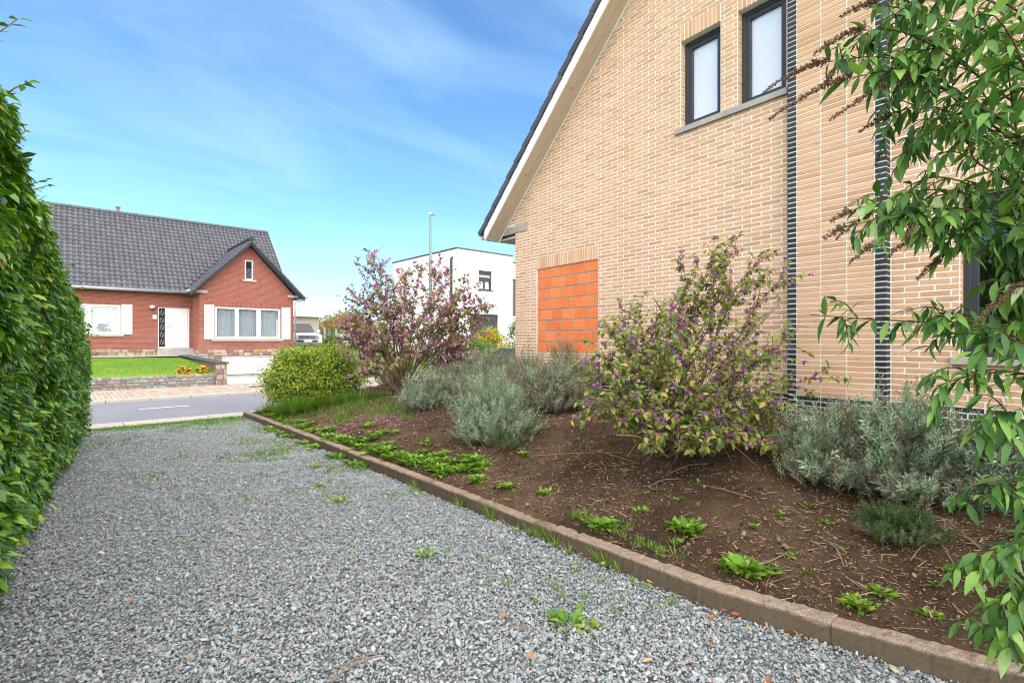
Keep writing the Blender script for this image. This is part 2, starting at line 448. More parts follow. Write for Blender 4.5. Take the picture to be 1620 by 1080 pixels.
def soilmat():
    t = NT('dark garden soil'); v = t.obj(); n = t.noise(v, 1.6, 6, 0.6); g = t.noise(v, 55, 5, 0.7); q = t.noise(v, 6, 5, 0.6)
    c = t.ramp(n, [(0.28, (0.045, 0.028, 0.017)), (0.48, (0.098, 0.062, 0.037)), (0.70, (0.19, 0.122, 0.072))])
    c = t.mix(t.mapr(g, 0.5, 0.75, 0, 0.5), c, (0.14, 0.09, 0.055)); c = t.mix(t.mapr(q, 0.58, 0.72, 0, 0.5), c, (0.075, 0.055, 0.018))
    t.color(c); t.set(0.97, 0.1); t.bump(t.mix(0.5, g, t.noise(v, 160, 4, 0.7)), 1.0, 0.035); return t.m
MAT['soil'] = soilmat()
MAT['clod'] = (lambda t: (t.color(t.ramp(t.rnd(), [(0, (0.04, 0.025, 0.015)), (0.5, (0.095, 0.06, 0.036)), (0.9, (0.17, 0.115, 0.07)), (1, (0.36, 0.32, 0.28))])), t.set(0.97, 0.1), t.m)[-1])(NT('soil clod'))
MAT['mulch'] = (lambda t: (t.color(t.ramp(t.rnd(), [(0, (0.11, 0.06, 0.035)), (0.4, (0.25, 0.14, 0.085)), (0.75, (0.42, 0.27, 0.17)), (1, (0.58, 0.43, 0.31))])), t.set(0.95, 0.1), t.m)[-1])(NT('dry twig litter'))
def asphalt():
    t = NT('worn asphalt'); v = t.obj(); n = t.noise(v, 0.5, 6, 0.6); g = t.noise(v, 90, 3, 0.7)
    c = t.ramp(n, [(0.3, (0.17, 0.17, 0.185)), (0.7, (0.22, 0.22, 0.235))]); c = t.mix(t.mapr(g, 0.4, 0.7, 0, 0.4), c, (0.28, 0.28, 0.29))
    t.color(c); t.set(0.9, 0.25); t.bump(g, 0.3, 0.004); return t.m
MAT['asphalt'] = asphalt()
def grassground(name, a, b):
    t = NT(name); v = t.obj(); n = t.noise(v, 0.8, 6, 0.6); g = t.noise(v, 25, 5, 0.7)
    c = t.ramp(n, [(0.3, a), (0.7, b)]); c = t.mix(t.mapr(g, 0.35, 0.7, 0, 0.5), c, tuple(x*0.6 for x in a))
    t.color(c); t.set(0.95, 0.1); t.bump(g, 0.8, 0.05); return t.m
MAT['grass_ground'] = grassground('rough grass ground', (0.10, 0.15, 0.03), (0.17, 0.22, 0.05))
MAT['lawn'] = grassground('mown lawn', (0.16, 0.29, 0.035), (0.26, 0.40, 0.06))
MAT['pink_ground'] = plain('pinkish paving', (0.42, 0.29, 0.22), 0.9, 0.2, 0, 0.2, 3.0, 0.4)
MAT['bark'] = plain('grey brown bark', (0.25, 0.17, 0.105), 0.9, 0.2, 0, 0.3, 30.0, 0.5)
MAT['twig'] = plain('pale brown twig', (0.27, 0.19, 0.12), 0.9, 0.2, 0, 0.3, 20.0)
MAT['dark_twig'] = plain('dark red brown twig', (0.085, 0.045, 0.03), 0.85, 0.2, 0, 0.3, 20.0)
MAT['hedge_leaf'] = leafmat('hedge leaf', [(0, (0.035, 0.11, 0.014)), (0.35, (0.09, 0.225, 0.02)), (0.7, (0.20, 0.39, 0.026)), (0.93, (0.36, 0.54, 0.04)), (0.97, (0.24, 0.33, 0.05)), (1, (0.60, 0.42, 0.03))], 0.34, 0.6, 0.22)
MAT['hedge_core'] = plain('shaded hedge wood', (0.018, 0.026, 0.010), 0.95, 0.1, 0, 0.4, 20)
MAT['buddleja_leaf'] = leafmat('butterfly bush leaf', [(0, (0.035, 0.11, 0.028)), (0.4, (0.08, 0.20, 0.04)), (0.75, (0.15, 0.31, 0.052)), (0.92, (0.26, 0.44, 0.075)), (1, (0.40, 0.48, 0.26))], 0.5, 0.35, 0.26)
MAT['spike'] = (lambda t: (t.color(t.ramp(t.rnd(), [(0, (0.08, 0.05, 0.032)), (0.6, (0.17, 0.105, 0.068)), (1, (0.30, 0.19, 0.12))])), t.set(0.95, 0.1), t.m)[-1])(NT('withered flower spike'))
MAT['beauty_leaf'] = leafmat('beautyberry leaf', [(0, (0.08, 0.15, 0.035)), (0.3, (0.17, 0.25, 0.05)), (0.6, (0.30, 0.34, 0.075)), (0.85, (0.44, 0.42, 0.10)), (0.95, (0.52, 0.44, 0.07)), (1, (0.28, 0.14, 0.10))], 0.5, 0.3, 0.3)
MAT['beauty_leaf_far'] = leafmat('reddening beautyberry leaf', [(0, (0.11, 0.15, 0.04)), (0.4, (0.24, 0.24, 0.07)), (0.7, (0.37, 0.27, 0.11)), (0.9, (0.45, 0.23, 0.19)), (1, (0.54, 0.44, 0.12))], 0.5, 0.3, 0.3)
MAT['berry'] = (lambda t: (t.color(t.ramp(t.rnd(), [(0, (0.30, 0.055, 0.21)), (0.5, (0.52, 0.12, 0.37)), (1, (0.72, 0.30, 0.54))])), t.set(0.35, 0.5), t.m)[-1])(NT('violet berry'))
MAT['lavender'] = leafmat('grey green lavender leaf', [(0, (0.18, 0.27, 0.15)), (0.4, (0.31, 0.41, 0.26)), (0.8, (0.46, 0.56, 0.40)), (1, (0.60, 0.67, 0.52))], 0.7, 0.2, 0.2, 1.1)
MAT['lavender_dry'] = leafmat('dry lavender stalk', [(0, (0.15, 0.12, 0.08)), (0.5, (0.28, 0.23, 0.16)), (1, (0.36, 0.33, 0.24))], 0.8, 0.2, 0.15, 1.1)
MAT['dark_herb'] = leafmat('dark green herb leaf', [(0, (0.03, 0.07, 0.02)), (0.6, (0.07, 0.14, 0.035)), (1, (0.13, 0.20, 0.06))], 0.6, 0.3, 0.2)
MAT['weed_leaf'] = leafmat('bright green weed leaf', [(0, (0.07, 0.18, 0.02)), (0.45, (0.17, 0.35, 0.03)), (0.88, (0.32, 0.49, 0.05)), (1, (0.48, 0.46, 0.10))], 0.45, 0.35, 0.3)
MAT['grass_blade'] = leafmat('grass blade', [(0, (0.09, 0.21, 0.02)), (0.5, (0.17, 0.33, 0.035)), (0.9, (0.28, 0.42, 0.06)), (1, (0.42, 0.38, 0.14))], 0.5, 0.3, 0.3)
MAT['shrub_yellow'] = leafmat('yellow green shrub leaf', [(0, (0.10, 0.19, 0.018)), (0.35, (0.22, 0.33, 0.025)), (0.7, (0.40, 0.48, 0.035)), (0.92, (0.58, 0.55, 0.05)), (1, (0.36, 0.20, 0.09))], 0.5, 0.3, 0.16)
MAT['golden'] = leafmat('golden conifer leaf', [(0, (0.20, 0.24, 0.02)), (0.4, (0.46, 0.40, 0.03)), (0.8, (0.66, 0.52, 0.05)), (1, (0.74, 0.60, 0.10))], 0.6, 0.3, 0.25)
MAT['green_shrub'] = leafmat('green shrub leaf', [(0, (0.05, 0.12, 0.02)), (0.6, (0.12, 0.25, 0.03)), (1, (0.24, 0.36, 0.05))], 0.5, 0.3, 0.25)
MAT['autumn'] = leafmat('autumn tree leaf', [(0, (0.16, 0.14, 0.04)), (0.4, (0.32, 0.20, 0.06)), (0.75, (0.46, 0.24, 0.07)), (1, (0.42, 0.36, 0.10))], 0.7, 0.2, 0.25)
MAT['flower_orange'] = (lambda t: (t.color(t.ramp(t.rnd(), [(0, (0.75, 0.22, 0.02)), (1, (0.85, 0.50, 0.04))])), t.set(0.7, 0.2), t.m)[-1])(NT('orange flower'))
MAT['fallen_leaf'] = (lambda t: (t.color(t.ramp(t.rnd(), [(0, (0.30, 0.10, 0.04)), (0.4, (0.42, 0.22, 0.10)), (0.7, (0.55, 0.36, 0.16)), (0.9, (0.34, 0.05, 0.03)), (1, (0.62, 0.46, 0.12))])), t.set(0.7, 0.2), t.m)[-1])(NT('fallen leaf'))
MAT['car_white'] = plain('white grey car paint', (0.66, 0.66, 0.65), 0.22, 0.6, 0.0, 0.02)
MAT['car_silver'] = plain('silver blue car paint', (0.42, 0.48, 0.52), 0.22, 0.6, 0.4, 0.02)
MAT['car_plastic'] = plain('dark car plastic', (0.03, 0.03, 0.032), 0.5, 0.4)
MAT['chrome'] = plain('chrome', (0.75, 0.75, 0.76), 0.12, 0.5, 1.0, 0.01)
MAT['bumper_brown'] = plain('taupe bumper', (0.16, 0.13, 0.11), 0.4, 0.4)
MAT['lamp_glass'] = plain('clear lamp glass', (0.22, 0.23, 0.25), 0.08, 0.8, 0.3, 0.03)
MAT['rubber'] = plain('tyre rubber', (0.02, 0.02, 0.02), 0.85, 0.2)
MAT['plate_white'] = plain('white number plate', (0.75, 0.74, 0.72), 0.5, 0.3, 0, 0.02)
MAT['plate_blue'] = plain('blue plate band', (0.02, 0.06, 0.38), 0.5, 0.3)
MAT['fence_green'] = plain('green fence mesh', (0.03, 0.20, 0.12), 0.6, 0.3)
MAT['blue_sheet'] = plain('blue container', (0.05, 0.14, 0.36), 0.6, 0.3)
MAT['lamp_post'] = plain('green grey steel', (0.20, 0.27, 0.22), 0.5, 0.4, 0.3)
MAT['white_post'] = plain('peeling white post', (0.72, 0.70, 0.64), 0.8, 0.2, 0, 0.15, 12.0, 0.4)

# ------------------------------------------------------------------ generic planting helpers
def leafy(parent, protos, M, T, S, mat, n_parts=0, part='leaf', mass='foliage', smooth=True):
    """leaves: those that show largest become parts, the rest is one mesh"""
    n = len(T); which = rng.integers(0, len(protos), n)
    parts = np.zeros(n, bool)
    if n_parts:
        px, py, Y = proj_np(T)
        size = np.where((Y > 0.3) & (px > -10) & (px < 1630) & (py > -10) & (py < 1090), np.asarray(S if np.ndim(S) == 1 else S[:, 1])/np.maximum(Y, .3), 0)
        idx = np.argsort(-size)[:n_parts]; idx = idx[size[idx] > 0]; parts[idx] = True
        me = [mesh_np(part, V, F, mat, smooth) for V, F in protos]
        for i in idx:
            o = bpy.data.objects.new(part, me[which[i]])
            m = Matrix(M[i].tolist()).to_4x4()
            sc = S[i] if np.ndim(S) == 1 else S[i]
            D = Matrix.Diagonal((sc, sc, sc, 1)) if np.ndim(sc) == 0 else Matrix.Diagonal((*sc, 1))
            put(o, parent); o.matrix_basis = Matrix.Translation(T[i]) @ m @ D
    bits = []
    for k, (V, F) in enumerate(protos):
        q = (~parts) & (which == k)
        if q.any(): bits.append(scatter(V, F, M[q], T[q], np.asarray(S)[q]))
    if bits:
        V, F = merge(bits); o = obj_np(mass, V, F, mat, parent, smooth); o['kind'] = 'stuff'
        return o

def unit(v): return v/np.maximum(np.linalg.norm(v, axis=-1, keepdims=True), 1e-9)
def rdir(n): return unit(rng.normal(size=(n, 3)))

def bezier(pts, n):
    """Catmull-Rom through points"""
    P = [Vector(p) for p in pts]; P = [P[0]*2-P[1]] + P + [P[-1]*2-P[-2]]; out = []
    seg = len(P)-3
    for i in range(n+1):
        u = i/n*seg; k = min(int(u), seg-1); t = u-k; a, b, c, d = P[k:k+4]
        out.append(0.5*((2*b) + (c-a)*t + (2*a-5*b+4*c-d)*t*t + (3*b-a-3*c+d)*t**3))
    return out

STONES = bpy.data.collections.new('stone_shapes')          # shapes for the gravel, not linked to the scene
def stone_mesh(name, mat, flat, npts=11):
    bm = bmesh.new()
    for v in rdir(npts): bm.verts.new((v[0], v[1]*random.uniform(0.65, 0.9), v[2]*flat*random.uniform(0.8, 1.2)))
    r = bmesh.ops.convex_hull(bm, input=bm.verts)
    bmesh.ops.delete(bm, geom=list({g for g in r['geom_interior'] + r['geom_unused'] if isinstance(g, bmesh.types.BMVert)}), context='VERTS')
    me = bpy.data.meshes.new(name); bm.to_mesh(me); bm.free(); me.materials.append(mat); return me
def shape_collection(name, mat, flat, k=9):
    c = bpy.data.collections.new(name)
    for i in range(k): c.objects.link(bpy.data.objects.new(name, stone_mesh(name, mat, flat)))
    return c
def instanced(name, P, rot, scl, coll, label, cat):
    """uncountable pieces: one object, pieces instanced on points"""
    me = bpy.data.meshes.new(name); me.vertices.add(len(P)); me.vertices.foreach_set('co', np.ascontiguousarray(P, np.float32).ravel())
    for nm, arr in (('rot', rot), ('scl', scl)):
        a = me.attributes.new(nm, 'FLOAT_VECTOR', 'POINT'); a.data.foreach_set('vector', np.ascontiguousarray(arr, np.float32).ravel())
    o = put(bpy.data.objects.new(name, me)); tag(o, label, cat, None, 'stuff')
    g = bpy.data.node_groups.new(name, 'GeometryNodeTree')
    g.interface.new_socket('Geometry', in_out='INPUT', socket_type='NodeSocketGeometry'); g.interface.new_socket('Geometry', in_out='OUTPUT', socket_type='NodeSocketGeometry')
    N = g.nodes; gi, go = N.new('NodeGroupInput'), N.new('NodeGroupOutput')
    ci = N.new('GeometryNodeCollectionInfo'); ci.inputs['Collection'].default_value = coll; ci.inputs['Separate Children'].default_value = True; ci.inputs['Reset Children'].default_value = True
    ip = N.new('GeometryNodeInstanceOnPoints'); ip.inputs['Pick Instance'].default_value = True
    ra = N.new('GeometryNodeInputNamedAttribute'); ra.data_type = 'FLOAT_VECTOR'; ra.inputs['Name'].default_value = 'rot'
    sa = N.new('GeometryNodeInputNamedAttribute'); sa.data_type = 'FLOAT_VECTOR'; sa.inputs['Name'].default_value = 'scl'
    er = N.new('FunctionNodeEulerToRotation')
    rv = N.new('FunctionNodeRandomValue'); rv.data_type = 'INT'; rv.inputs['Min'].default_value = 0 if False else 0
    for s in rv.inputs:
        if s.type == 'INT' and s.name == 'Max': s.default_value = 8
    L = g.links
    L.new(gi.outputs[0], ip.inputs['Points']); L.new(ci.outputs[0], ip.inputs['Instance']); L.new(ra.outputs[0], er.inputs[0]); L.new(er.outputs[0], ip.inputs['Rotation'])
    L.new(sa.outputs[0], ip.inputs['Scale']); L.new([s for s in rv.outputs if s.type == 'INT'][0], ip.inputs['Instance Index']); L.new(ip.outputs[0], go.inputs[0])
    m = o.modifiers.new('pieces', 'NODES'); m.node_group = g
    return o

# ------------------------------------------------------------------ ground, street
def kerb_r(p):
    p = np.asarray(p, float); return 3.05 + 0.13*np.clip(1.6-p, 0, None) + 0.055*np.clip(1.6-p, 0, None)**2
def soil_z(r, p):
    r, p = np.asarray(r, float), np.asarray(p, float)
    t = np.clip(r-kerb_r(p)-0.12, 0, None)
    z = 0.10 + 0.25*t
    z = np.where(z > 0.60, 0.60+0.14*(1-np.exp(-(z-0.60)/0.14)), z)
    f = np.clip((p-10.6)/1.9, 0, 1); f = f*f*(3-2*f)
    z = z*(1-f) + 0.07*f
    n = (vnoise(r, p, 0.55, 1)-0.5)*0.10 + (vnoise(r, p, 0.16, 2)-0.5)*0.05 + (vnoise(r, p, 0.06, 3)-0.5)*0.02
    return z + n*np.clip(t*3, 0.25, 1)
def on_soil(x, y):
    """where the ray of a photo pixel meets the bed"""
    Y = 2.0
    while Y < 14:
        q = at(x, y, Y)
        if q.z <= float(soil_z(q.x, q.y)) and q.x > 3.0: return Vector((q.x, q.y, float(soil_z(q.x, q.y))))
        Y += 0.02
    q = at(x, y, 9); return Vector((q.x, q.y, float(soil_z(q.x, q.y))))
def on_ground(x, y, z=0.0):
    return at(x, y, (z-EYE)*810/(540-y))

def sheet(name, r0, r1, p0, p1, z, mat, kind='structure'):
    o = MB().quad((r0, p0, z), (r1, p0, z), (r1, p1, z), (r0, p1, z)).build(name, mat); o['kind'] = kind; return o

RAMP = (4.95, 9.3, 22.0, 29.9)
g = MB()
for (a, b, c, dd) in ((-700, 4.95, -60, 900), (9.3, 900, -60, 900), (4.95, 9.3, -60, 22.0), (4.95, 9.3, 29.9, 900)):
    g.quad((a, c, -0.09), (b, c, -0.09), (b, dd, -0.09), (a, dd, -0.09))
g.build('ground', MAT['grass_ground'])['kind'] = 'structure'
sheet('road', -120, 160, 13.12, 17.75, -0.035, MAT['asphalt'])
for i in range(-4, 8):
    if i == -1: continue
    sheet('road_marking', 1.53+i*3.6, 2.6+i*3.6, 15.63, 15.73, -0.031, MAT['white_paint'])
m = MB()
for i in range(-12, 14):
    m.box(1.0+i*1.5, 1.0+i*1.5+1.485, 12.36, 13.12, -0.2, 0.004+0.003*(i % 2))
gut = thing('gutter_strip', None, None); gut['kind'] = 'structure'
for i in range(-3, 5):
    MB().box(1.0+i*1.5, 1.0+i*1.5+1.488, 12.36, 13.12, -0.2, 0.004+0.004*(i % 2)).build('concrete_slab', MAT['pale_concrete'], gut, bevel=0.008)
# pavement over the street: kerb stones and pavers, one by one
pav = thing('pavement', None, None); pav['kind'] = 'structure'
MB().box(-25, 60, 18.12, 22.0, -0.3, -0.008).build('joint_sand', MAT['paver_joint'], pav)
kst = MB().box(0, 0.985, 17.75, 18.12, -0.25, 0.035).mesh('kerb_stone', MAT['pale_concrete'])
for i in range(-6, 24):
    o = put(bpy.data.objects.new('kerb_stone', kst), pav); o.location = (i*1.0, 0, random.uniform(-.004, .004))
pvm = MB().box(0, 0.108, 0, 0.945, -0.05, 0.0).mesh('paver', MAT['paver'])
rest_pv = MB()
for i in range(-60, 240):
    for j in range(4):
        loc = (i*0.12+0.004*j, 18.14+j*0.96, random.uniform(0.0, 0.005))
        if 5 <= i < 60:
            o = put(bpy.data.objects.new('paver', pvm), pav); o.location = loc
        else: rest_pv.box(loc[0], loc[0]+.108, loc[1], loc[1]+.945, -.05, loc[2])
rest_pv.build('pavers', MAT['paver'], pav)['kind'] = 'stuff'
dr = MB().box(0, 0.5, 0, 0.3, 0, 0.006)
tag(dr.build('drain_cover', MAT['rubber']), 'flat rusty drain cover in the pale pavement before the garage', 'drain cover').location = (5.2, 19.95, 0.007)

# driveway under-layer and crushed stone
sheet('driveway', -1.2, 3.9, -3, 12.36, -0.028, MAT['gravel_bed'])
coll_gravel = shape_collection('stone', MAT['gravel'], 0.55)
coll_clod = shape_collection('clod', MAT['clod'], 0.7)
N = 430000
P = np.column_stack([rng.uniform(-0.75, 3.5, N), rng.uniform(-0.3, 12.36, N), np.zeros(N)])
P = P[P[:, 0] < kerb_r(P[:, 1])-0.005]
px, py, Y = proj_np(P)
P = P[Y > 0.8]; n = len(P)
h = (vnoise(P[:, 0], P[:, 1], 0.8, 5)-0.5)*0.03 + (vnoise(P[:, 0], P[:, 1], 0.2, 6)-0.5)*0.014
P[:, 2] = h + rng.uniform(-0.022, 0.006, n)
s = rng.lognormal(math.log(0.0068), 0.45, n).clip(0.003, 0.022)
edge = np.clip((P[:, 1]-11.4)/0.9, 0, 1); keep = rng.random(n) > edge*0.6
P, s = P[keep], s[keep]; n = len(P)
rot = np.column_stack([rng.normal(0, 0.45, n), rng.normal(0, 0.45, n), rng.uniform(0, 6.28, n)])
instanced('gravel', P, rot, s[:, None]*np.column_stack([rng.uniform(0.9, 1.5, n), rng.uniform(0.8, 1.1, n), rng.uniform(0.7, 1.1, n)]), coll_gravel, 'loose grey crushed stone covering the driveway', 'gravel')

# soil bed
gr, gp = np.meshgrid(np.arange(3.12, 8.7, 0.035), np.arange(-1.6, 12.4, 0.035))
kr = kerb_r(gp)+0.08; gr = kr+(gr-3.12)/5.58*(8.7-kr)
V = np.column_stack([gr.ravel(), gp.ravel(), soil_z(gr.ravel(), gp.ravel())])
a, b = gr.shape; I = np.arange(a*b).reshape(a, b)
F = np.column_stack([I[:-1, :-1].ravel(), I[:-1, 1:].ravel(), I[1:, 1:].ravel(), I[1:, :-1].ravel()])
obj_np('garden_soil', V, F, MAT['soil'], None, True)['kind'] = 'structure'
N = 60000
P = np.column_stack([rng.uniform(3.2, 6.6, N), rng.uniform(-0.4, 11.5, N), np.zeros(N)]); P = P[P[:, 0] > kerb_r(P[:, 1])+0.14]
P[:, 2] = soil_z(P[:, 0], P[:, 1]); n = len(P)
s = rng.lognormal(math.log(0.0065), 0.6, n).clip(0.002, 0.030)
instanced('soil_crumbs', P, rng.uniform(0, 6.28, (n, 3)), np.repeat(s[:, None], 3, 1), coll_clod, 'crumbs of dark earth lying on the flower bed', 'soil')
# twig and bark litter on the bed
N = 60000
P = np.column_stack([rng.uniform(3.2, 6.3, N), rng.uniform(-0.3, 11.3, N), np.zeros(N)]); P = P[P[:, 0] > kerb_r(P[:, 1])+0.13]
dens = vnoise(P[:, 0], P[:, 1], 0.7, 9); P = P[rng.random(len(P)) < 0.12+dens**2*0.95]; n = len(P)
P[:, 2] = soil_z(P[:, 0], P[:, 1]) + 0.006
ang = rng.uniform(0, 6.28, n); dv = np.column_stack([np.cos(ang), np.sin(ang), rng.normal(0, 0.15, n)])
tw = np.array([(-.5, 0, 0), (.5, 0, 0), (.5, 1, 0), (-.5, 1, 0), (0, .5, .6), (0, .5, .6)]); tf = np.array([(0, 1, 4), (1, 2, 4), (2, 3, 4), (3, 0, 4)])
V, F = scatter(tw, tf, frames(dv, np.tile([[0, 0, 1.]], (n, 1))), P, np.column_stack([rng.uniform(.002, .008, n), rng.uniform(.006, .026, n)+.13*rng.random(n)**7, rng.uniform(.002, .006, n)]))
tag(obj_np('twig_litter', V, F, MAT['mulch']), 'dry twig and bark litter scattered over the flower bed', 'litter', None, 'stuff')
# longer dry stems on the bed
m = MB()
for (x0, y0, x1, y1) in ((850, 722, 985, 718), (940, 715, 1010, 735), (1290, 850, 1335, 900), (1470, 820, 1510, 900), (1395, 888, 1420, 882), (1180, 905, 1240, 880), (1440, 890, 1475, 860), (1030, 770, 1075, 760), (1110, 770, 1190, 790), (1500, 830, 1560, 880), (1340, 880, 1300, 860), (620, 700, 650, 688), (1060, 750, 1120, 735)):
    A, B = on_soil(x0, y0), on_soil(x1, y1); C = (A+B)/2+Vector((random.uniform(-.04, .04), random.uniform(-.04, .04), 0.03))
    m.tube(bezier([A+Vector((0, 0, .012)), C, B+Vector((0, 0, .012))], 6), 0.004, 5)
tag(m.build('dry_stems', MAT['twig']), 'long dry stems fallen across the dark soil', 'litter', None, 'stuff')

# kerb along the bed: concrete edging stones end to end
kerb = thing('driveway_kerb', None, None); kerb['kind'] = 'structure'
pts = [-0.9, -0.05, 0.93, 1.93, 2.93, 3.93, 4.93, 5.93, 6.93, 7.93, 8.93, 9.93, 10.93, 11.93, 12.3]
for i in range(len(pts)-1):
    p0, p1 = pts[i]+0.0015, pts[i+1]-0.0015; n = 36; m = MB(); dx, dz = random.uniform(-.008, .008), random.uniform(-.008, .008)
    rows = []
    for k in range(n+1):
        p = p0+(p1-p0)*k/n; r = float(kerb_r(p))+dx; w = 0.118
        j = lambda q=0.003: random.uniform(-q, q)*(2.4 if random.random() < .12 else 1)
        top = 0.113+dz+j(.002)+.008*(float(vnoise(p, 3.0, .22, 61))-.5)
        rows.append([(r+j(.002), p, -0.15), (r+j(.003), p, top-0.010-abs(j(.004))), (r+0.010+abs(j(.004)), p, top+j(.0015)), (r+w*0.5, p, top+0.002+j(.004)), (r+w-0.012+j(), p, top+j()), (r+w, p, top-0.012), (r+w, p, -0.15)])
    b = 0; m.v = [q for row in rows for q in row]
    for k in range(n):
        for c in range(6): m.f.append((k*7+c, (k+1)*7+c, (k+1)*7+c+1, k*7+c+1)[::-1])
    m.f += [tuple(range(7))[::-1], tuple(range(n*7, n*7+7))]
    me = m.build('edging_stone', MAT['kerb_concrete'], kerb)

# far lawn, ramp and raised yard
gr, gp = np.meshgrid(np.linspace(-14, 4.6, 60), np.linspace(22.25, 31.8, 40))
z = 0.40+0.50*((gp-22.25)/9.55)**0.45 + (vnoise(gr, gp, 1.2, 4)-.5)*0.05
a, b = gr.shape; I = np.arange(a*b).reshape(a, b); F = np.column_stack([I[:-1, :-1].ravel(), I[:-1, 1:].ravel(), I[1:, 1:].ravel(), I[1:, :-1].ravel()])
lawn = obj_np('lawn', np.column_stack([gr.ravel(), gp.ravel(), z.ravel()]), F, MAT['lawn'], None, True); lawn['kind'] = 'structure'
N = 22000
Pg = np.column_stack([rng.uniform(0.2, 4.5, N), rng.uniform(22.3, 30.2, N), np.zeros(N)]); Pg[:, 2] = 0.40+0.50*((Pg[:, 1]-22.25)/9.55)**0.45
blade = (np.array([(-.5, 0, 0), (.5, 0, 0), (0, 1, 0)]), np.array([(0, 1, 2)]))
dv = np.column_stack([rng.normal(0, .5, N), rng.normal(0, .5, N), np.ones(N)])
V, F = scatter(*blade, frames(dv, rdir(N)), Pg, np.column_stack([np.full(N, .012), rng.uniform(.03, .07, N), np.ones(N)]))
tag(obj_np('lawn_grass', V, F, MAT['grass_blade']), 'short mown grass on the front lawn of the red brick house', 'grass', None, 'stuff')
gp_ = MB()
for (r0, r1, p0, p1) in ((-14, 3.7, 30.3, 31.2),):
    gp_.quad((r0, p0, 0.90), (r1, p0, 0.92), (r1, p1, 0.96), (r0, p1, 0.94))
gp_.quad((2.6, 30.2, 0.915), (5.3, 29.2, 0.955), (5.3, 31.2, 0.975), (2.6, 31.2, 0.965))
gp_.build('garden_path', MAT['concrete'])['kind'] = 'structure'
MB().quad((4.95, 22.0, -0.01), (9.3, 22.0, -0.01), (9.3, 29.88, -1.25), (4.95, 29.88, -1.25)).build('garage_ramp', MAT['pale_concrete'])['kind'] = 'structure'
y = MB(); y.prism([(22.2, -0.3), (30, -0.3), (60, -0.3), (60, 1.02), (28, 1.0), (22.2, 0.0)], 'x', 9.32, 30)
y.build('raised_yard', MAT['grass_ground'])['kind'] = 'structure'

# ------------------------------------------------------------------ walls with openings, stones, windows
def wall_cells(m, u0, u1, v0, v1, holes, put_box):
    us = sorted({u0, u1, *[x for h in holes for x in h[:2]]}); vs = sorted({v0, v1, *[x for h in holes for x in h[2:]]})
    us = [u for u in us if u0 <= u <= u1]; vs = [v for v in vs if v0 <= v <= v1]
    for i in range(len(us)-1):
        for j in range(len(vs)-1):
            cu, cv = (us[i]+us[i+1])/2, (vs[j]+vs[j+1])/2
            if any(h[0] < cu < h[1] and h[2] < cv < h[3] for h in holes): continue
            put_box(us[i], us[i+1], vs[j], vs[j+1])

def W(m, name, mat, parent, **k):
    """a part whose mesh is in world metres, under a thing that stands at parent.location without turning"""
    o = m.build(name, mat, parent, **k)
    if parent is not None and parent.parent is None: o.location = -parent.location
    return o

def rock_mesh(name, mat, seed):
    rs = random.Random(seed); bm = bmesh.new(); bmesh.ops.create_cube(bm, size=1.0)
    bmesh.ops.bevel(bm, geom=bm.edges[:], offset=0.12, segments=1, affect='EDGES')
    for v in bm.verts: v.co += Vector((rs.uniform(-.06, .06), rs.uniform(-.06, .06), rs.uniform(-.08, .08)))
    me = bpy.data.meshes.new(name); bm.to_mesh(me); bm.free(); me.materials.append(mat); return me
WALL_ROCK = [rock_mesh('stone', MAT['wall_stone'], i) for i in range(6)]
PLINTH_ROCK = [rock_mesh('stone', MAT['plinth_stone'], i+20) for i in range(6)]
def stone_courses(parent, rocks, axis, c, u0, u1, v0, v1, ch, lmin, lmax, proud=0.02, depth=0.2):
    """rows of single stones on a face: axis 'r' runs along x (face towards -y), 'p' runs along y (face towards -x)"""
    L = parent.location if parent.parent is None else Vector((0, 0, 0))
    v = v0; k = max(1, round((v1-v0)/ch)); ch = (v1-v0)/k
    for row in range(k):
        u = u0 - (random.uniform(0, lmin) if row % 2 else 0)
        while u < u1-0.03:
            l = random.uniform(lmin, lmax); a, b = max(u, u0), min(u+l, u1)
            if b-a > 0.04:
                o = put(bpy.data.objects.new('stone', random.choice(rocks)), parent)
                cu, cv = (a+b)/2, v+ch/2; dd = c+depth/2-proud-random.uniform(0, .015)
                o.location = Vector((cu, dd, cv) if axis == 'r' else (dd, cu, cv))-L
                s = (b-a-0.012, depth, ch-0.012); o.scale = s if axis == 'r' else (s[1], s[0], s[2])
            u += l
        v += ch

def frame_box(m, u0, u1, v0, v1, p0, p1, w):
    """rectangular frame in the x-z plane between depths p0, p1"""
    m.box(u0, u1, p0, p1, v0, v0+w); m.box(u0, u1, p0, p1, v1-w, v1)
    m.box(u0, u0+w, p0, p1, v0+w, v1-w); m.box(u1-w, u1, p0, p1, v0+w, v1-w); return m

def pleats(u0, u1, v0, v1, p, amp, n):
    """vertical folds of a curtain"""
    m = MB(); k = n*4
    for i in range(k+1):
        u = u0+(u1-u0)*i/k; y_ = p+amp*math.sin(2*math.pi*i/4)+random.uniform(-.08, .08)*amp
        m.v += [(u, y_, v0), (u, y_, v1)]
    for i in range(k): m.f.append((2*i, 2*i+2, 2*i+3, 2*i+1))
    return m

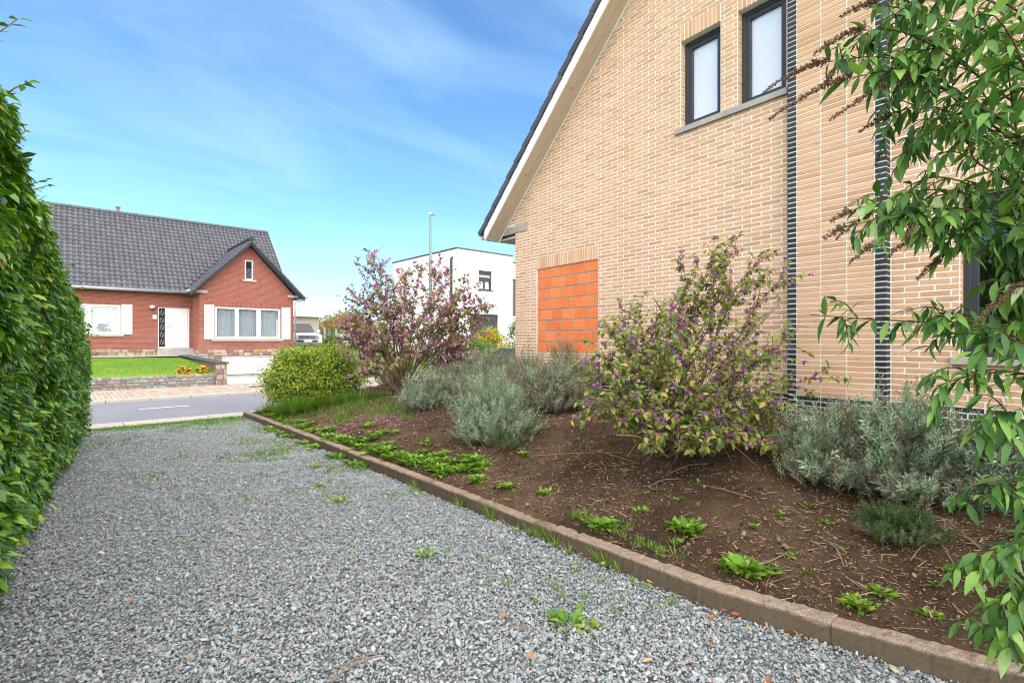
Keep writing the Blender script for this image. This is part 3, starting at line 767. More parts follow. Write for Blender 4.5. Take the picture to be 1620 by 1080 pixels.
# ------------------------------------------------------------------ red brick house over the street
red = thing('brick_house', 'red brick house with dark tiled roof and white shutters across the street', 'house', (4.0, 31.8, 0.9))
m = MB()
main_holes = [(-0.22, 2.36, 2.01, 3.46), (3.88, 5.28, 1.31, 3.43)]
wall_cells(m, -8.0, 5.39, 0.6, 4.30, main_holes, lambda a, b, c, d_: m.box(a, b, 31.8, 32.1, c, d_))
gab_holes = [(6.09, 9.32, 1.81, 3.46), (7.50, 7.92, 4.96, 6.02), (6.40, 8.97, -1.3, 0.90)]
wall_cells(m, 5.39, 10.0, -1.3, 4.30, gab_holes, lambda a, b, c, d_: m.box(a, b, 29.9, 30.2, c, d_))
ap = (7.71, 6.78)
def gz(r): return 4.30+(ap[1]-4.30)*(1-abs(r-ap[0])/(ap[0]-5.39 if r < ap[0] else 10.0-ap[0]))
for a, b, lo, hi in ((5.39, 7.50, 0, 0), (7.92, 10.0, 0, 0)):
    m.prism([(a, 4.30), (b, 4.30), (b, gz(b)), (a, gz(a)+1e-4)], 'y', 29.9, 30.2)
m.box(7.50, 7.92, 29.9, 30.2, 4.30, 4.96)
m.prism([(7.50, 6.02), (7.92, 6.02), (7.92, gz(7.92)), ap, (7.50, gz(7.50))], 'y', 29.9, 30.2)
m.box(5.39, 5.69, 30.2, 31.8, -0.3, 4.30)
m.prism([(30.2, 0.3), (40.1, 0.3), (40.1, 4.3), (35.96, 8.5), (31.8, 4.3), (30.2, 4.3)], 'x', 9.7, 10.0)
m.box(-8, 9.7, 39.8, 40.1, 0.3, 4.3); m.box(-8, -7.7, 32.1, 39.8, 0.3, 4.3)
W(m, 'wall', MAT['red_brick'], red)
W(MB().box(-7.6, 9.6, 34.5, 34.6, -1.3, 4.2), 'inner_wall', MAT['room_dark'], red)
sol = MAT['red_soldier']
for (a, b, z0, z1, p) in ((-0.4, 2.55, 3.46, 3.68, 31.8), (3.84, 5.385, 3.43, 3.65, 31.8), (5.98, 9.42, 3.46, 3.72, 29.9), (7.40, 8.02, 6.02, 6.28, 29.9)):
    W(MB().box(a, b, p-0.006, p+0.05, z0, z1), 'soldier_course', sol, red)
stone_courses(red, PLINTH_ROCK, 'r', 31.8, 0.2, 3.8, 0.92, 1.25, 0.165, 0.18, 0.42)
stone_courses(red, PLINTH_ROCK, 'r', 29.9, 5.39, 10.0, 0.90, 1.21, 0.155, 0.18, 0.44)
stone_courses(red, PLINTH_ROCK, 'r', 29.9, 5.39, 6.36, -0.5, 0.90, 0.20, 0.2, 0.42)
stone_courses(red, PLINTH_ROCK, 'r', 29.9, 9.02, 10.0, -0.5, 0.90, 0.20, 0.2, 0.42)
stone_courses(red, PLINTH_ROCK, 'p', 5.39, 29.9, 31.8, 0.80, 1.21, 0.2, 0.25, 0.45)

def red_window(u0, u1, v0, v1, p, lights, name='window', curtain='blind', sill=None):
    f = W(frame_box(MB(), u0, u1, v0, v1, p+0.05, p+0.13, 0.055), name, MAT['white_paint'], red)
    mm = MB()
    for a, b in zip(lights[:-1], lights[1:]):
        mm.box(a[1], b[0], p+0.045, p+0.12, v0+0.055, v1-0.055)
    for a in lights: frame_box(mm, a[0]-0.05, a[1]+0.05, v0+0.05, v1-0.05, p+0.06, p+0.125, 0.05)
    mm.build('sash', MAT['white_paint'], f)
    for a in lights:
        MB().box(a[0], a[1], p+0.09, p+0.10, v0+0.10, v1-0.10).build('pane', MAT['glass'], f)
        pleats(a[0]-.02, a[1]+.02, v0+0.06, v1-0.06, p+0.22, 0.028, max(4, int((a[1]-a[0])/0.105))).build('curtain', MAT[curtain], f)
    if sill: W(MB().box(sill[0], sill[1], p-0.07, p+0.06, sill[2], sill[3]), 'sill', MAT['pale_concrete'], red, bevel=0.006)
    return f
red_window(-0.22, 2.36, 2.01, 3.46, 31.8, [(-0.10, 1.0), (1.23, 2.27)], sill=(-0.35, 2.49, 1.90, 2.005))
red_window(6.09, 9.32, 1.81, 3.46, 29.9, [(6.19, 7.02), (7.21, 8.09), (8.29, 9.21)], sill=(5.93, 9.49, 1.67, 1.805))
f = W(frame_box(MB(), 7.50, 7.92, 4.96, 6.02, 29.95, 30.03, 0.065), 'attic_window', MAT['white_paint'], red)
MB().box(7.565, 7.855, 29.985, 29.995, 5.025, 5.955).build('pane', MAT['dark_glass'], f)
m = MB()
for k in range(-4, 8):
    for s_ in (-1, 1):
        for i in range(6):
            a = 5.04+0.15*k+i*0.083; b = a+0.083
            if s_ > 0: q = (a, b)
            else: q = (5.04+0.15*k+0.41-i*0.083, 5.04+0.15*k+0.41-(i+1)*0.083)
            if min(q) < 5.03 or max(q) > 5.6: continue
            x0, x1 = 7.57+i*0.047, 7.57+(i+1)*0.047
            m.quad((x0, 29.98, q[0]-.006), (x1, 29.98, q[1]-.006), (x1, 29.98, q[1]+.006), (x0, 29.98, q[0]+.006))
m.build('lead_lattice', MAT['zinc'], f)
W(MB().box(7.38, 8.06, 29.83, 29.96, 4.85, 4.955), 'sill', MAT['pale_concrete'], red, bevel=0.006)
for (a, b, c, dd, p) in ((2.39, 2.82, 2.01, 3.49, 31.8), (-0.68, -0.25, 2.01, 3.49, 31.8), (5.61, 6.05, 1.77, 3.53, 29.9), (9.37, 9.83, 1.77, 3.53, 29.9)):
    mm = MB().box(a, b, p-0.035, p-0.004, c, dd); frame_box(mm, a, b, c, dd, p-0.052, p-0.034, 0.06); mm.box(a+.06, b-.06, p-0.05, p-0.034, (c+dd)/2-.03, (c+dd)/2+.03)
    W(mm, 'shutter', MAT['white_paint'], red)
# front door with side light
f = W(frame_box(MB(), 3.88, 5.28, 1.31, 3.43, 31.88, 31.98, 0.06).box(4.20, 4.32, 31.885, 31.97, 1.37, 3.37), 'door_frame', MAT['white_paint'], red)
MB().box(3.94, 4.20, 31.92, 31.93, 1.37, 3.37).build('pane', MAT['dark_glass'], f)
m = MB()
for i in range(5):
    for j in range(3):
        c = (4.07, 31.905, 1.62+i*0.38+0.0*j); 
        m.tube([(c[0]+0.09*math.cos(t)*math.cos(t*0.5+j*2), c[1], c[2]+0.15*math.sin(t)) for t in np.linspace(0, 6.28, 12)], 0.008, 4)
m.build('iron_grille', MAT['zinc'], f)
dm = MB().box(4.33, 5.21, 31.90, 31.95, 1.37, 3.37); frame_box(dm, 4.33, 5.21, 1.37, 3.37, 31.885, 31.90, 0.10); dm.box(4.49, 5.05, 31.888, 31.90, 1.55, 3.2)
dr_ = W(dm, 'door', MAT['white_paint'], red)
MB().box(4.365, 4.40, 31.84, 31.885, 2.30, 2.50).build('handle', MAT['zinc'], dr_)
st = MB().box(3.80, 5.385, 31.10, 31.8, 0.80, 1.12).box(3.84, 5.385, 31.42, 31.87, 1.121, 1.30)
W(st, 'door_step', MAT['concrete'], red, bevel=0.012)
lm = W(MB().lathe([(0.02, 0), (0.08, 0.01), (0.11, 0.06), (0.11, 0.13), (0.05, 0.16)], (3.63, 31.66, 3.33), 12), 'porch_lamp', MAT['white_paint'], red, smooth=True)
MB().lathe([(0.03, 0), (0.07, 0.02), (0.07, 0.09)], (3.63, 31.66, 3.235), 10).box(3.60, 3.66, 31.68, 31.8, 3.36, 3.42).build('lamp_base', MAT['anthracite'], lm)
bx_ = W(MB().box(3.66, 3.83, 31.73, 31.799, 2.80, 3.02), 'letter_box', MAT['white_paint'], red, bevel=0.01)
MB().box(3.66, 3.83, 31.72, 31.795, 3.021, 3.06).build('letter_box_lid', MAT['anthracite'], bx_)
# garage door
f = W(MB().box(6.40, 6.48, 29.98, 30.06, -1.3, 0.90).box(8.89, 8.97, 29.98, 30.06, -1.3, 0.90).box(6.48, 8.89, 29.98, 30.06, 0.81, 0.90), 'garage_frame', MAT['white_paint'], red)
gm = MB()
for i in range(4): gm.box(6.49, 8.88, 30.02, 30.05, -1.28+i*0.52, -1.28+i*0.52+0.515)
W(gm, 'garage_door', MAT['white_paint'], red)
# roof slabs
def slab(m, A, B, C, D, t):
    n_ = (Vector(B)-Vector(A)).cross(Vector(D)-Vector(A)).normalized()*t
    m.hexa([Vector(q)-n_ for q in (A, B, C, D)]+[Vector(q) for q in (A, B, C, D)])
m = MB()
slab(m, (-8.4, 31.4, 4.22), (10.4, 31.4, 4.22), (10.4, 35.96, 8.78), (-8.4, 35.96, 8.78), 0.14)
slab(m, (10.4, 40.5, 4.22), (-8.4, 40.5, 4.22), (-8.4, 35.96, 8.78), (10.4, 35.96, 8.78), 0.14)
GE = (4.93, 4.13); GR = (7.71, 7.02); GW = (10.49, 4.13)
slab(m, (GE[0], 34.1, GE[1]), (GE[0], 29.47, GE[1]), (GR[0], 29.47, GR[1]), (GR[0], 34.3, GR[1]), 0.14)
slab(m, (GW[0], 29.47, GW[1]), (GW[0], 34.1, GW[1]), (GR[0], 34.3, GR[1]), (GR[0], 29.47, GR[1]), 0.14)
roof = W(m, 'roof', MAT['tile_dark'], red)
# verge boards and verge tiles of the front gable
for (E0, sgn) in ((GE, 1), (GW, -1)):
    mm = MB(); z0, z1 = E0[1], GR[1]
    mm.hexa([(E0[0], 29.45, z0-0.23), (GR[0], 29.45, z1-0.25), (GR[0], 29.475, z1-0.25), (E0[0], 29.475, z0-0.23), (E0[0], 29.45, z0-0.01), (GR[0], 29.45, z1-0.01), (GR[0], 29.475, z1-0.01), (E0[0], 29.475, z0-0.01)] if sgn > 0 else
            [(GR[0], 29.45, z1-0.25), (E0[0], 29.45, z0-0.23), (E0[0], 29.475, z0-0.23), (GR[0], 29.475, z1-0.25), (GR[0], 29.45, z1-0.01), (E0[0], 29.45, z0-0.01), (E0[0], 29.475, z0-0.01), (GR[0], 29.475, z1-0.01)])
    W(mm, 'verge_board', MAT['slate_edge'], red)
    n = 13
    for i in range(n):
        a, b = i/n, (i+1.05)/n; k = 0.02
        x0, x1 = E0[0]+(GR[0]-E0[0])*a, E0[0]+(GR[0]-E0[0])*min(b, 1); za, zb = z0+(z1-z0)*a+0.05, z0+(z1-z0)*min(b, 1)+0.02
        if sgn < 0: x0, x1, za, zb = x1, x0, zb, za
        q = MB().hexa([(x0, 29.40, za-0.12), (x1, 29.40, zb-0.12), (x1, 29.62, zb-0.12), (x0, 29.62, za-0.12), (x0, 29.40, za), (x1, 29.40, zb), (x1, 29.62, zb), (x0, 29.62, za)])
        W(q, 'verge_tile', MAT['tile_dark'], red)
W(MB().tube([(GR[0], 29.38, GR[1]+0.05), (GR[0], 34.3, GR[1]+0.05)], 0.13, 10), 'ridge_cap', MAT['slate_edge'], red)
# roof tiles
U = [0, .12, .3, .5, .7, .88, 1.0]; Zt = [.020, .040, .050, .042, .010, -.004, .020]
tv = [(u*0.232, 0.0, z) for u, z in zip(U, Zt)] + [(u*0.232, 0.345, z-0.030) for u, z in zip(U, Zt)] + [(u*0.226, 0.0, z-0.040) for u, z in zip(U, Zt)]
tf = []
for i in range(6): tf += [(i, i+1, i+8), (i, i+8, i+7), (14+i, 15+i, i+1), (14+i, i+1, i)]
tv, tf = np.array(tv), np.array(tf)
tiles_T, tiles_M = [], []
c45 = math.sqrt(.5)
Mfront = np.array([[1, 0, 0], [0, c45, -c45], [0, c45, c45]]).astype(float)   # columns x, slope, normal
for j in range(20):
    for i in range(85):
        r0 = -8.4+i*0.2212; s0 = 0.02+j*0.3215
        q = np.array([r0, 31.4+s0*c45, 4.22+s0*c45]) + Mfront[:, 2]*0.03
        if j < 9 and 5.0 < r0 < 10.1 and q[2] < 7.02-abs(r0-7.7)*1.03: continue
        tiles_T.append(q); tiles_M.append(Mfront)
sl = np.array([GR[0]-GE[0], 0, GR[1]-GE[1]]); sl /= np.linalg.norm(sl)
Mleft = np.column_stack([np.array([0, -1., 0]), sl, np.cross([0, -1., 0], sl)])
for j in range(12):
    for i in range(19):
        q = np.array([GE[0], 33.75-i*0.2212, GE[1]]) + sl*(0.02+j*0.325) + Mleft[:, 2]*0.03
        if q[1] > 31.3 + (q[2]-4.22): continue
        tiles_T.append(q); tiles_M.append(Mleft)
tiles_T, tiles_M = np.array(tiles_T), np.array(tiles_M)
px, py, Yd = proj_np(tiles_T)
score = np.where((px > 95) & (px < 440), 1/Yd, 0); order = np.argsort(-score)
pick, rest = order[:300], order[300:]
tme = mesh_np('roof_tile', tv, tf, MAT['tile_dark'])
for i in pick:
    o = put(bpy.data.objects.new('roof_tile', tme), roof)
    jt = Matrix.Rotation(random.uniform(-.012, .012), 4, 'X')
    o.matrix_basis = Matrix.Translation(tiles_T[i]) @ Matrix(tiles_M[i].tolist()).to_4x4() @ jt
V, F = scatter(tv, tf, tiles_M[rest], tiles_T[rest], np.ones(len(rest)))
o = obj_np('roof_tiles', V, F, MAT['tile_dark'], roof); o['kind'] = 'stuff'
rt = MB().tube([(0, 0, 0), (0.42, 0, 0.012)], 0.12, 10).mesh('ridge_tile', MAT['tile_dark'])
for i in range(46):
    o = put(bpy.data.objects.new('ridge_tile', rt), roof); o.location = (-8.4+i*0.408, 35.96, 8.80)
W(MB().lathe([(0.07, 0), (0.07, 0.22), (0.12, 0.24), (0.10, 0.32)], (2.55, 35.96, 8.85), 10), 'vent_cap', MAT['bark'], red)
gt = MB().tube([(-8.4, 31.33, 4.20), (4.95, 31.33, 4.20)], 0.075, 8); gt.tube([(4.88, 29.45, 4.16), (4.88, 31.33, 4.20)], 0.075, 8); gt.tube([(10.55, 29.4, 4.16), (10.55, 34, 4.16)], 0.075, 8)
W(gt, 'gutter', MAT['zinc'], red, smooth=True)
W(MB().box(-8.2, 4.95, 31.40, 31.8, 4.10, 4.16).box(4.97, 5.39, 29.5, 31.8, 4.05, 4.11).box(10.0, 10.45, 29.5, 33, 4.05, 4.11), 'eave_soffit', MAT['slate_edge'], red)
W(MB().tube([(10.55, 29.5, 4.12), (10.5, 29.65, 4.0), (10.1, 29.82, 3.9), (10.07, 29.82, 3.75), (10.07, 29.82, 0.9)], 0.045, 8), 'downpipe', MAT['zinc'], red, smooth=True)
W(MB().box(5.15, 5.74, 29.82, 30.0, 4.112, 4.25), 'corbel', MAT['pale_concrete'], red); W(MB().box(9.68, 10.30, 29.82, 30.0, 4.112, 4.25), 'corbel', MAT['pale_concrete'], red)

# ------------------------------------------------------------------ stone retaining wall, pier and flowers in front of the red house
sw = thing('stone_retaining_wall', 'low mossy rubble stone wall holding up the lawn behind the pavement', 'wall', (2.0, 22.1, 0))
W(MB().box(-10, 4.5, 22.02, 22.3, -0.3, 0.40), 'wall_core', MAT['grey_mortar'], sw)
stone_courses(sw, WALL_ROCK, 'r', 21.99, -0.6, 4.52, -0.02, 0.43, 0.112, 0.13, 0.31, 0.0, 0.22)
pr = thing('stone_pier', 'warm rubble stone pier with dark slab cap beside the white garage door', 'pier', (4.69, 22.0, 0))
W(MB().box(4.55, 4.83, 21.84, 22.2, -0.3, 0.80), 'pier_core', MAT['grey_mortar'], pr)
stone_courses(pr, PLINTH_ROCK, 'r', 21.8, 4.52, 4.87, -0.02, 0.80, 0.2, 0.14, 0.24, 0.0, 0.2)
stone_courses(pr, PLINTH_ROCK, 'p', 4.51, 21.84, 22.2, -0.02, 0.80, 0.2, 0.14, 0.24, 0.0, 0.2)
W(MB().box(4.47, 4.92, 21.76, 22.3, 0.80, 0.865), 'cap', MAT['bluestone'], pr, bevel=0.01)
cw = thing('ramp_side_wall', 'dark slab topped side wall running from the pier back to the house', 'wall', (4.75, 26, 0))
W(MB().box(4.62, 4.93, 22.32, 29.88, -1.3, 0.80), 'wall', MAT['plinth_stone'], cw)
W(MB().hexa([(4.50, 22.31, 0.80), (4.97, 22.31, 0.80), (4.97, 29.88, 0.93), (4.50, 29.88, 0.93), (4.50, 22.31, 0.855), (4.97, 22.31, 0.855), (4.97, 29.88, 0.985), (4.50, 29.88, 0.985)]), 'coping', MAT['bluestone'], cw)
for k, (r0, lab) in enumerate(((3.55, 'wider orange flowering clump on the stone wall, farther from the pier'), (4.15, 'orange flowering clump on the stone wall right beside the pier'))):
    t = thing('flower_clump', lab, 'flowers', (r0, 22.55, 0.40), 0, 'orange flowers on the stone wall')
    n = 260; c = rdir(n)*rng.uniform(.5, 1, (n, 1)); c[:, 2] = abs(c[:, 2])
    T = c*np.array([.30 if k == 0 else .24, .2, .30]); lp = [leaf_proto(1, .3)]
    leafy(t, lp, frames(unit(c+rdir(n)*.5), rdir(n)), T, rng.uniform(.05, .09, n), MAT['green_shrub'])
    n = 90; c = unit(rdir(n)*np.array([1, 1, 1])); c[:, 2] = abs(c[:, 2])
    V, F = scatter(*ico(1), np.tile(np.eye(3)[None], (n, 1, 1)), c*np.array([.30 if k == 0 else .24, .2, .33]), np.column_stack([np.full(n, .035)]*2+[np.full(n, .02)]))
    obj_np('blossoms', V, F, MAT['flower_orange'], t)['kind'] = 'stuff'

# ------------------------------------------------------------------ white flat roofed house
wh = thing('white_house', 'white rendered flat roofed house behind the lamp post', 'house', (19.1, 24.0, 0))
m = MB()
wh_holes = [(18.60, 19.63, 4.72, 5.86), (18.0, 20.14, 1.2, 3.28)]
wall_cells(m, 17.04, 21.28, -0.1, 6.95, wh_holes, lambda a, b, c, d_: m.box(a, b, 23.9, 24.2, c, d_))
m.box(17.04, 17.34, 24.2, 31.35, -0.1, 6.95); m.box(17.34, 21.28, 31.05, 31.35, -0.1, 6.95); m.box(20.98, 21.28, 24.2, 31.05, -0.1, 6.95); m.box(17.34, 20.98, 24.2, 31.05, 6.6, 6.8)
W(m, 'wall', MAT['render_white'], wh)
m = MB(); h2 = [(21.62, 22.6, 3.3, 5.72)]
wall_cells(m, 21.285, 27.0, -0.1, 6.75, h2, lambda a, b, c, d_: m.box(a, b, 24.9, 25.2, c, d_)); m.box(26.7, 27, 25.2, 31, -0.1, 6.75)
W(m, 'side_wing', MAT['render_white'], wh)
W(frame_box(MB(), 0, 1, 0, 1, 0, 1, .1) if False else MB().box(17.0, 21.32, 23.86, 24.24, 6.952, 7.02).box(17.0, 17.38, 24.24, 31.39, 6.952, 7.02).box(17.38, 21.32, 31.0, 31.39, 6.952, 7.02).box(20.94, 21.32, 24.24, 31.0, 6.952, 7.02).box(21.325, 27.04, 24.86, 25.24, 6.752, 6.82), 'parapet_cap', MAT['anthracite'], wh)
f = W(frame_box(MB(), 18.60, 19.63, 4.72, 5.86, 24.0, 24.08, 0.07).box(19.08, 19.16, 24.0, 24.07, 4.79, 5.22), 'window', MAT['anthracite'], wh)
MB().box(18.67, 19.56, 24.05, 24.06, 4.79, 5.24).build('pane', MAT['glass'], f); pleats(18.66, 19.57, 4.75, 5.3, 24.16, 0.02, 8).build('curtain', MAT['curtain'], f)
for i in range(9): MB().box(18.67, 19.56, 24.01, 24.035, 5.23+i*0.063, 5.23+i*0.063+0.055).build('shutter_slat', MAT['anthracite'] if i not in (4, 5) else MAT['zinc'], f)
W(MB().box(18.55, 19.70, 23.84, 24.0, 4.66, 4.715), 'sill', MAT['anthracite'], wh)
f = W(frame_box(MB(), 18.0, 20.14, 1.2, 3.28, 24.0, 24.08, 0.06), 'shuttered_window', MAT['anthracite'], wh)
for i in range(22): MB().box(18.06, 20.08, 24.01, 24.035, 1.26+i*0.089, 1.26+i*0.089+0.08).build('shutter_slat', MAT['anthracite'], f)
f = W(frame_box(MB(), 21.62, 22.6, 3.3, 5.72, 25.0, 25.08, 0.06), 'wing_window', MAT['anthracite'], wh); MB().box(21.68, 22.54, 25.03, 25.04, 3.36, 5.66).build('pane', MAT['dark_glass'], f)
W(MB().tube([(17.1, 24.33, 6.5), (16.97, 24.33, 6.47), (16.93, 24.33, 6.35), (16.93, 24.33, 0)], 0.06, 8), 'downpipe', MAT['anthracite'], wh, smooth=True)

# ------------------------------------------------------------------ low building, fence, lamp post, white post
lb = thing('garage_building', 'low building with white flat fascia behind the pickup truck', 'building', (13.5, 41, 1.0))
W(MB().box(11.0, 15.4, 40.2, 46, 0.9, 3.55), 'wall', MAT['soffit'], lb); W(MB().box(10.8, 15.7, 39.9, 46.3, 3.55, 3.95), 'fascia', MAT['white_paint'], lb)
W(MB().box(12.2, 14.9, 40.15, 40.19, 0.95, 3.1), 'garage_door', MAT['concrete'], lb)
fe = thing('mesh_fence', 'green mesh fence on concrete posts behind the yellow shrub', 'fence', (18.5, 45, 0))
for i in range(8):
    r0 = 16.6+i*1.05; W(MB().box(r0, r0+0.14, 44.9, 45.04, -0.1, 2.72+0.05*(i % 2)).prism([(r0, 2.72+.05*(i % 2)), (r0+.14, 2.72+.05*(i % 2)), (r0+.07, 2.82+.05*(i % 2))], 'y', 44.9, 45.04), 'post', MAT['concrete'], fe)
for i in range(7):
    r0 = 16.74+i*1.05; mm = MB()
    for k in range(12): mm.box(r0, r0+0.91, 44.955, 44.975, 0.1+k*0.2, 0.13+k*0.2)
    for k in range(8): mm.box(r0+k*0.12, r0+k*0.12+0.02, 44.976, 44.99, 0.0, 2.5)
    W(mm, 'mesh_panel', MAT['fence_green'], fe)
lp_ = thing('street_lamp', 'tall thin green grey street lamp rising before the white house', 'street lamp', (10.93, 18.5, 0))
q = at(681, 540, 21.7); lp_.location = (q.x, q.y, 0)
m = MB().tube([(0, 0, 0), (0, 0, 1.2), (0, 0, 1.25), (0, 0, 4), (0, 0, 7.0)], [.10, .10, .075, .065, .05], 10); m.build('pole', MAT['lamp_post'], lp_, True)
MB().tube([(0, 0, 6.95), (0.05, 0.04, 7.03), (0.16, 0.12, 7.06)], [.035, .03, .03], 8).build('arm', MAT['zinc'], lp_, True)
MB().hexa([(.02, -.06, 7.04), (.48, .30, 7.09), (.38, .42, 7.09), (-.06, .06, 7.04), (.03, -.05, 7.10), (.47, .31, 7.13), (.38, .41, 7.13), (-.05, .06, 7.10)]).build('lamp_head', MAT['zinc'], lp_)
q = on_ground(424, 646, 0.06)
wp = thing('garden_post', 'short white weathered post in the grass at the end of the kerb', 'post', (q.x, q.y, 0.0))
MB().prism([(-.075, -.075), (.075, -.075), (.075, .075), (-.075, .075)], 'z', -0.1, 0.80).build('post_shaft', MAT['white_post'], wp, bevel=0.01)
MB().hexa([(-.085, -.085, .80), (.085, -.085, .80), (.085, .085, .80), (-.085, .085, .80), (-.04, -.04, .84), (.04, -.04, .84), (.04, .04, .84), (-.04, .04, .84)]).build('post_cap', MAT['white_post'], wp)
MB().box(.076, .11, -.05, .05, .05, .22).build('hinge_block', MAT['bark'], wp)

# ------------------------------------------------------------------ cars
def loft(sections):
    """sections: list of (y, [(x,z)...]) with equal counts -> closed skin"""
    m = MB(); k = len(sections[0][1])
    for y_, pr_ in sections: m.v += [(x, y_, z) for x, z in pr_]
    for i in range(len(sections)-1):
        for j in range(k):
            a, b = i*k+j, i*k+(j+1) % k; m.f.append((a, b, b+k, a+k))
    m.f += [tuple(range(k))[::-1], tuple(range((len(sections)-1)*k, len(sections)*k))]
    return m
def body_section(w, z0, z1, sh=0.06, crown=0.03):
    return [(-w+.05, z0), (w-.05, z0), (w, z0+.1), (w, z1-sh), (w-sh*.8, z1-.015), (w*.4, z1+crown), (-w*.4, z1+crown), (-w+sh*.8, z1-.015), (-w, z1-sh), (-w, z0+.1)]
def wheel(parent, x, y_, r, w):
    t = MB().lathe([(r*.62, -w/2), (r*.94, -w/2), (r, -w*.35), (r, w*.35), (r*.94, w/2), (r*.62, w/2)], (0, 0, 0), 24, 'x').build('wheel', MAT['rubber'], parent, True); t.location = (x, y_, r)
    mm = MB().lathe([(r*.12, -w*.42), (r*.6, -w*.30), (r*.62, -w*.46)], (0, 0, 0), 20, 'x')
    for k in range(5):
        a = k*2*math.pi/5; mm.tube([(0, 0, 0), (0, math.cos(a)*r*.6, math.sin(a)*r*.6)], [r*.12, r*.08], 6)
    mm.build('rim', MAT['zinc'], t)
# pickup truck, nose towards the street
pk = thing('pickup_truck', 'white pickup truck parked nose first beside the red brick house', 'truck', (11.25, 31.2, 1.02), R(-6))
loft([(0.0, body_section(.78, .45, .98)), (0.12, body_section(.92, .36, 1.06)), (0.9, body_section(.96, .34, 1.14)), (1.35, body_section(.97, .34, 1.16)), (3.4, body_section(.97, .34, 1.14)), (5.2, body_section(.97, .40, 1.14)), (5.25, body_section(.94, .5, 1.1))]).build('body', MAT['car_white'], pk, True)
def cab(y0, y1, y2, y3, wb, wt, zb, zt):
    """greenhouse: base from y0 to y3, roof from y1 to y2"""
    return [(-wb, y0, zb), (wb, y0, zb), (wb, y3, zb), (-wb, y3, zb), (-wt, y1, zt), (wt, y1, zt), (wt, y2, zt), (-wt, y2, zt)]
MB().hexa(cab(1.25, 1.95, 3.15, 3.45, .88, .68, 1.13, 1.80)).build('cabin', MAT['car_white'], pk, bevel=0.06)
MB().quad((-.79, 1.262, 1.20), (.79, 1.262, 1.20), (.63, 1.86, 1.765), (-.63, 1.86, 1.765)).build('windscreen', MAT['dark_glass'], pk).location = (0, -0.018, 0.012)
for s_ in (-1, 1):
    MB().quad(*[(s_*x, y_, z) for x, y_, z in ((.885, 1.5, 1.2), (.885, 3.2, 1.2), (.73, 3.02, 1.70), (.73, 2.0, 1.70))]).build('side_window', MAT['dark_glass'], pk)
    MB().hexa([(s_*.52, -.05, .80), (s_*.80, .02, .80), (s_*.9, .2, .82), (s_*.52, .1, .80), (s_*.50, -.03, 1.0), (s_*.80, .04, 1.0), (s_*.91, .2, 1.0), (s_*.5, .1, 1.0)]).build('headlight', MAT['lamp_glass'], pk)
    MB().lathe([(.05, -.02), (.07, 0), (.06, .04)], (s_*.66, .0, .52), 10, 'y').build('fog_lamp', MAT['lamp_glass'], pk)
    MB().hexa([(s_*.95, 1.35, 1.17), (s_*1.16, 1.40, 1.17), (s_*1.16, 1.55, 1.17), (s_*.95, 1.5, 1.17), (s_*.95, 1.35, 1.36), (s_*1.14, 1.40, 1.38), (s_*1.14, 1.55, 1.38), (s_*.95, 1.5, 1.36)]).build('mirror', MAT['car_white'], pk, bevel=0.03)
    wheel(pk, s_*.84, .95, .38, .25); wheel(pk, s_*.84, 4.1, .38, .25)
MB().box(-.50, .50, -.035, .1, .79, 1.0).build('grille', MAT['car_plastic'], pk)
for z in (.815, .895, .965): MB().box(-.50, .50, -.055, -.03, z, z+.022).build('grille_bar', MAT['chrome'], pk)
em = MB().lathe([(.085, -.01), (.085, .01)], (0, -.06, .9), 20, 'y').build('emblem', MAT['car_plastic'], pk)
mm = MB().tube([(.088*math.cos(t), -.075, .9+.088*math.sin(t)) for t in np.linspace(0, 6.2832, 21)], .010, 5)
mm.tube([(-.04, -.078, .965), (0, -.078, .905), (.04, -.078, .965)], .009, 5); mm.tube([(-.068, -.078, .93), (-.03, -.078, .835), (0, -.078, .89), (.03, -.078, .835), (.068, -.078, .93)], .009, 5)
mm.build('emblem_mark', MAT['chrome'], em)
loft([(-.10, body_section(.70, .36, .56, .04, .0)), (.0, body_section(.90, .34, .58, .05, .0)), (.3, body_section(.975, .34, .58, .05, .0))]).build('bumper', MAT['bumper_brown'], pk, True)
pl = MB().box(-.26, .26, -.125, -.11, .60, .71).build('number_plate', MAT['plate_white'], pk); MB().box(-.258, -.215, -.128, -.126, .603, .707).build('plate_band', MAT['plate_blue'], pl)
MB().box(-.62, .62, -.03, .05, .60, .72).build('air_intake', MAT['car_plastic'], pk)
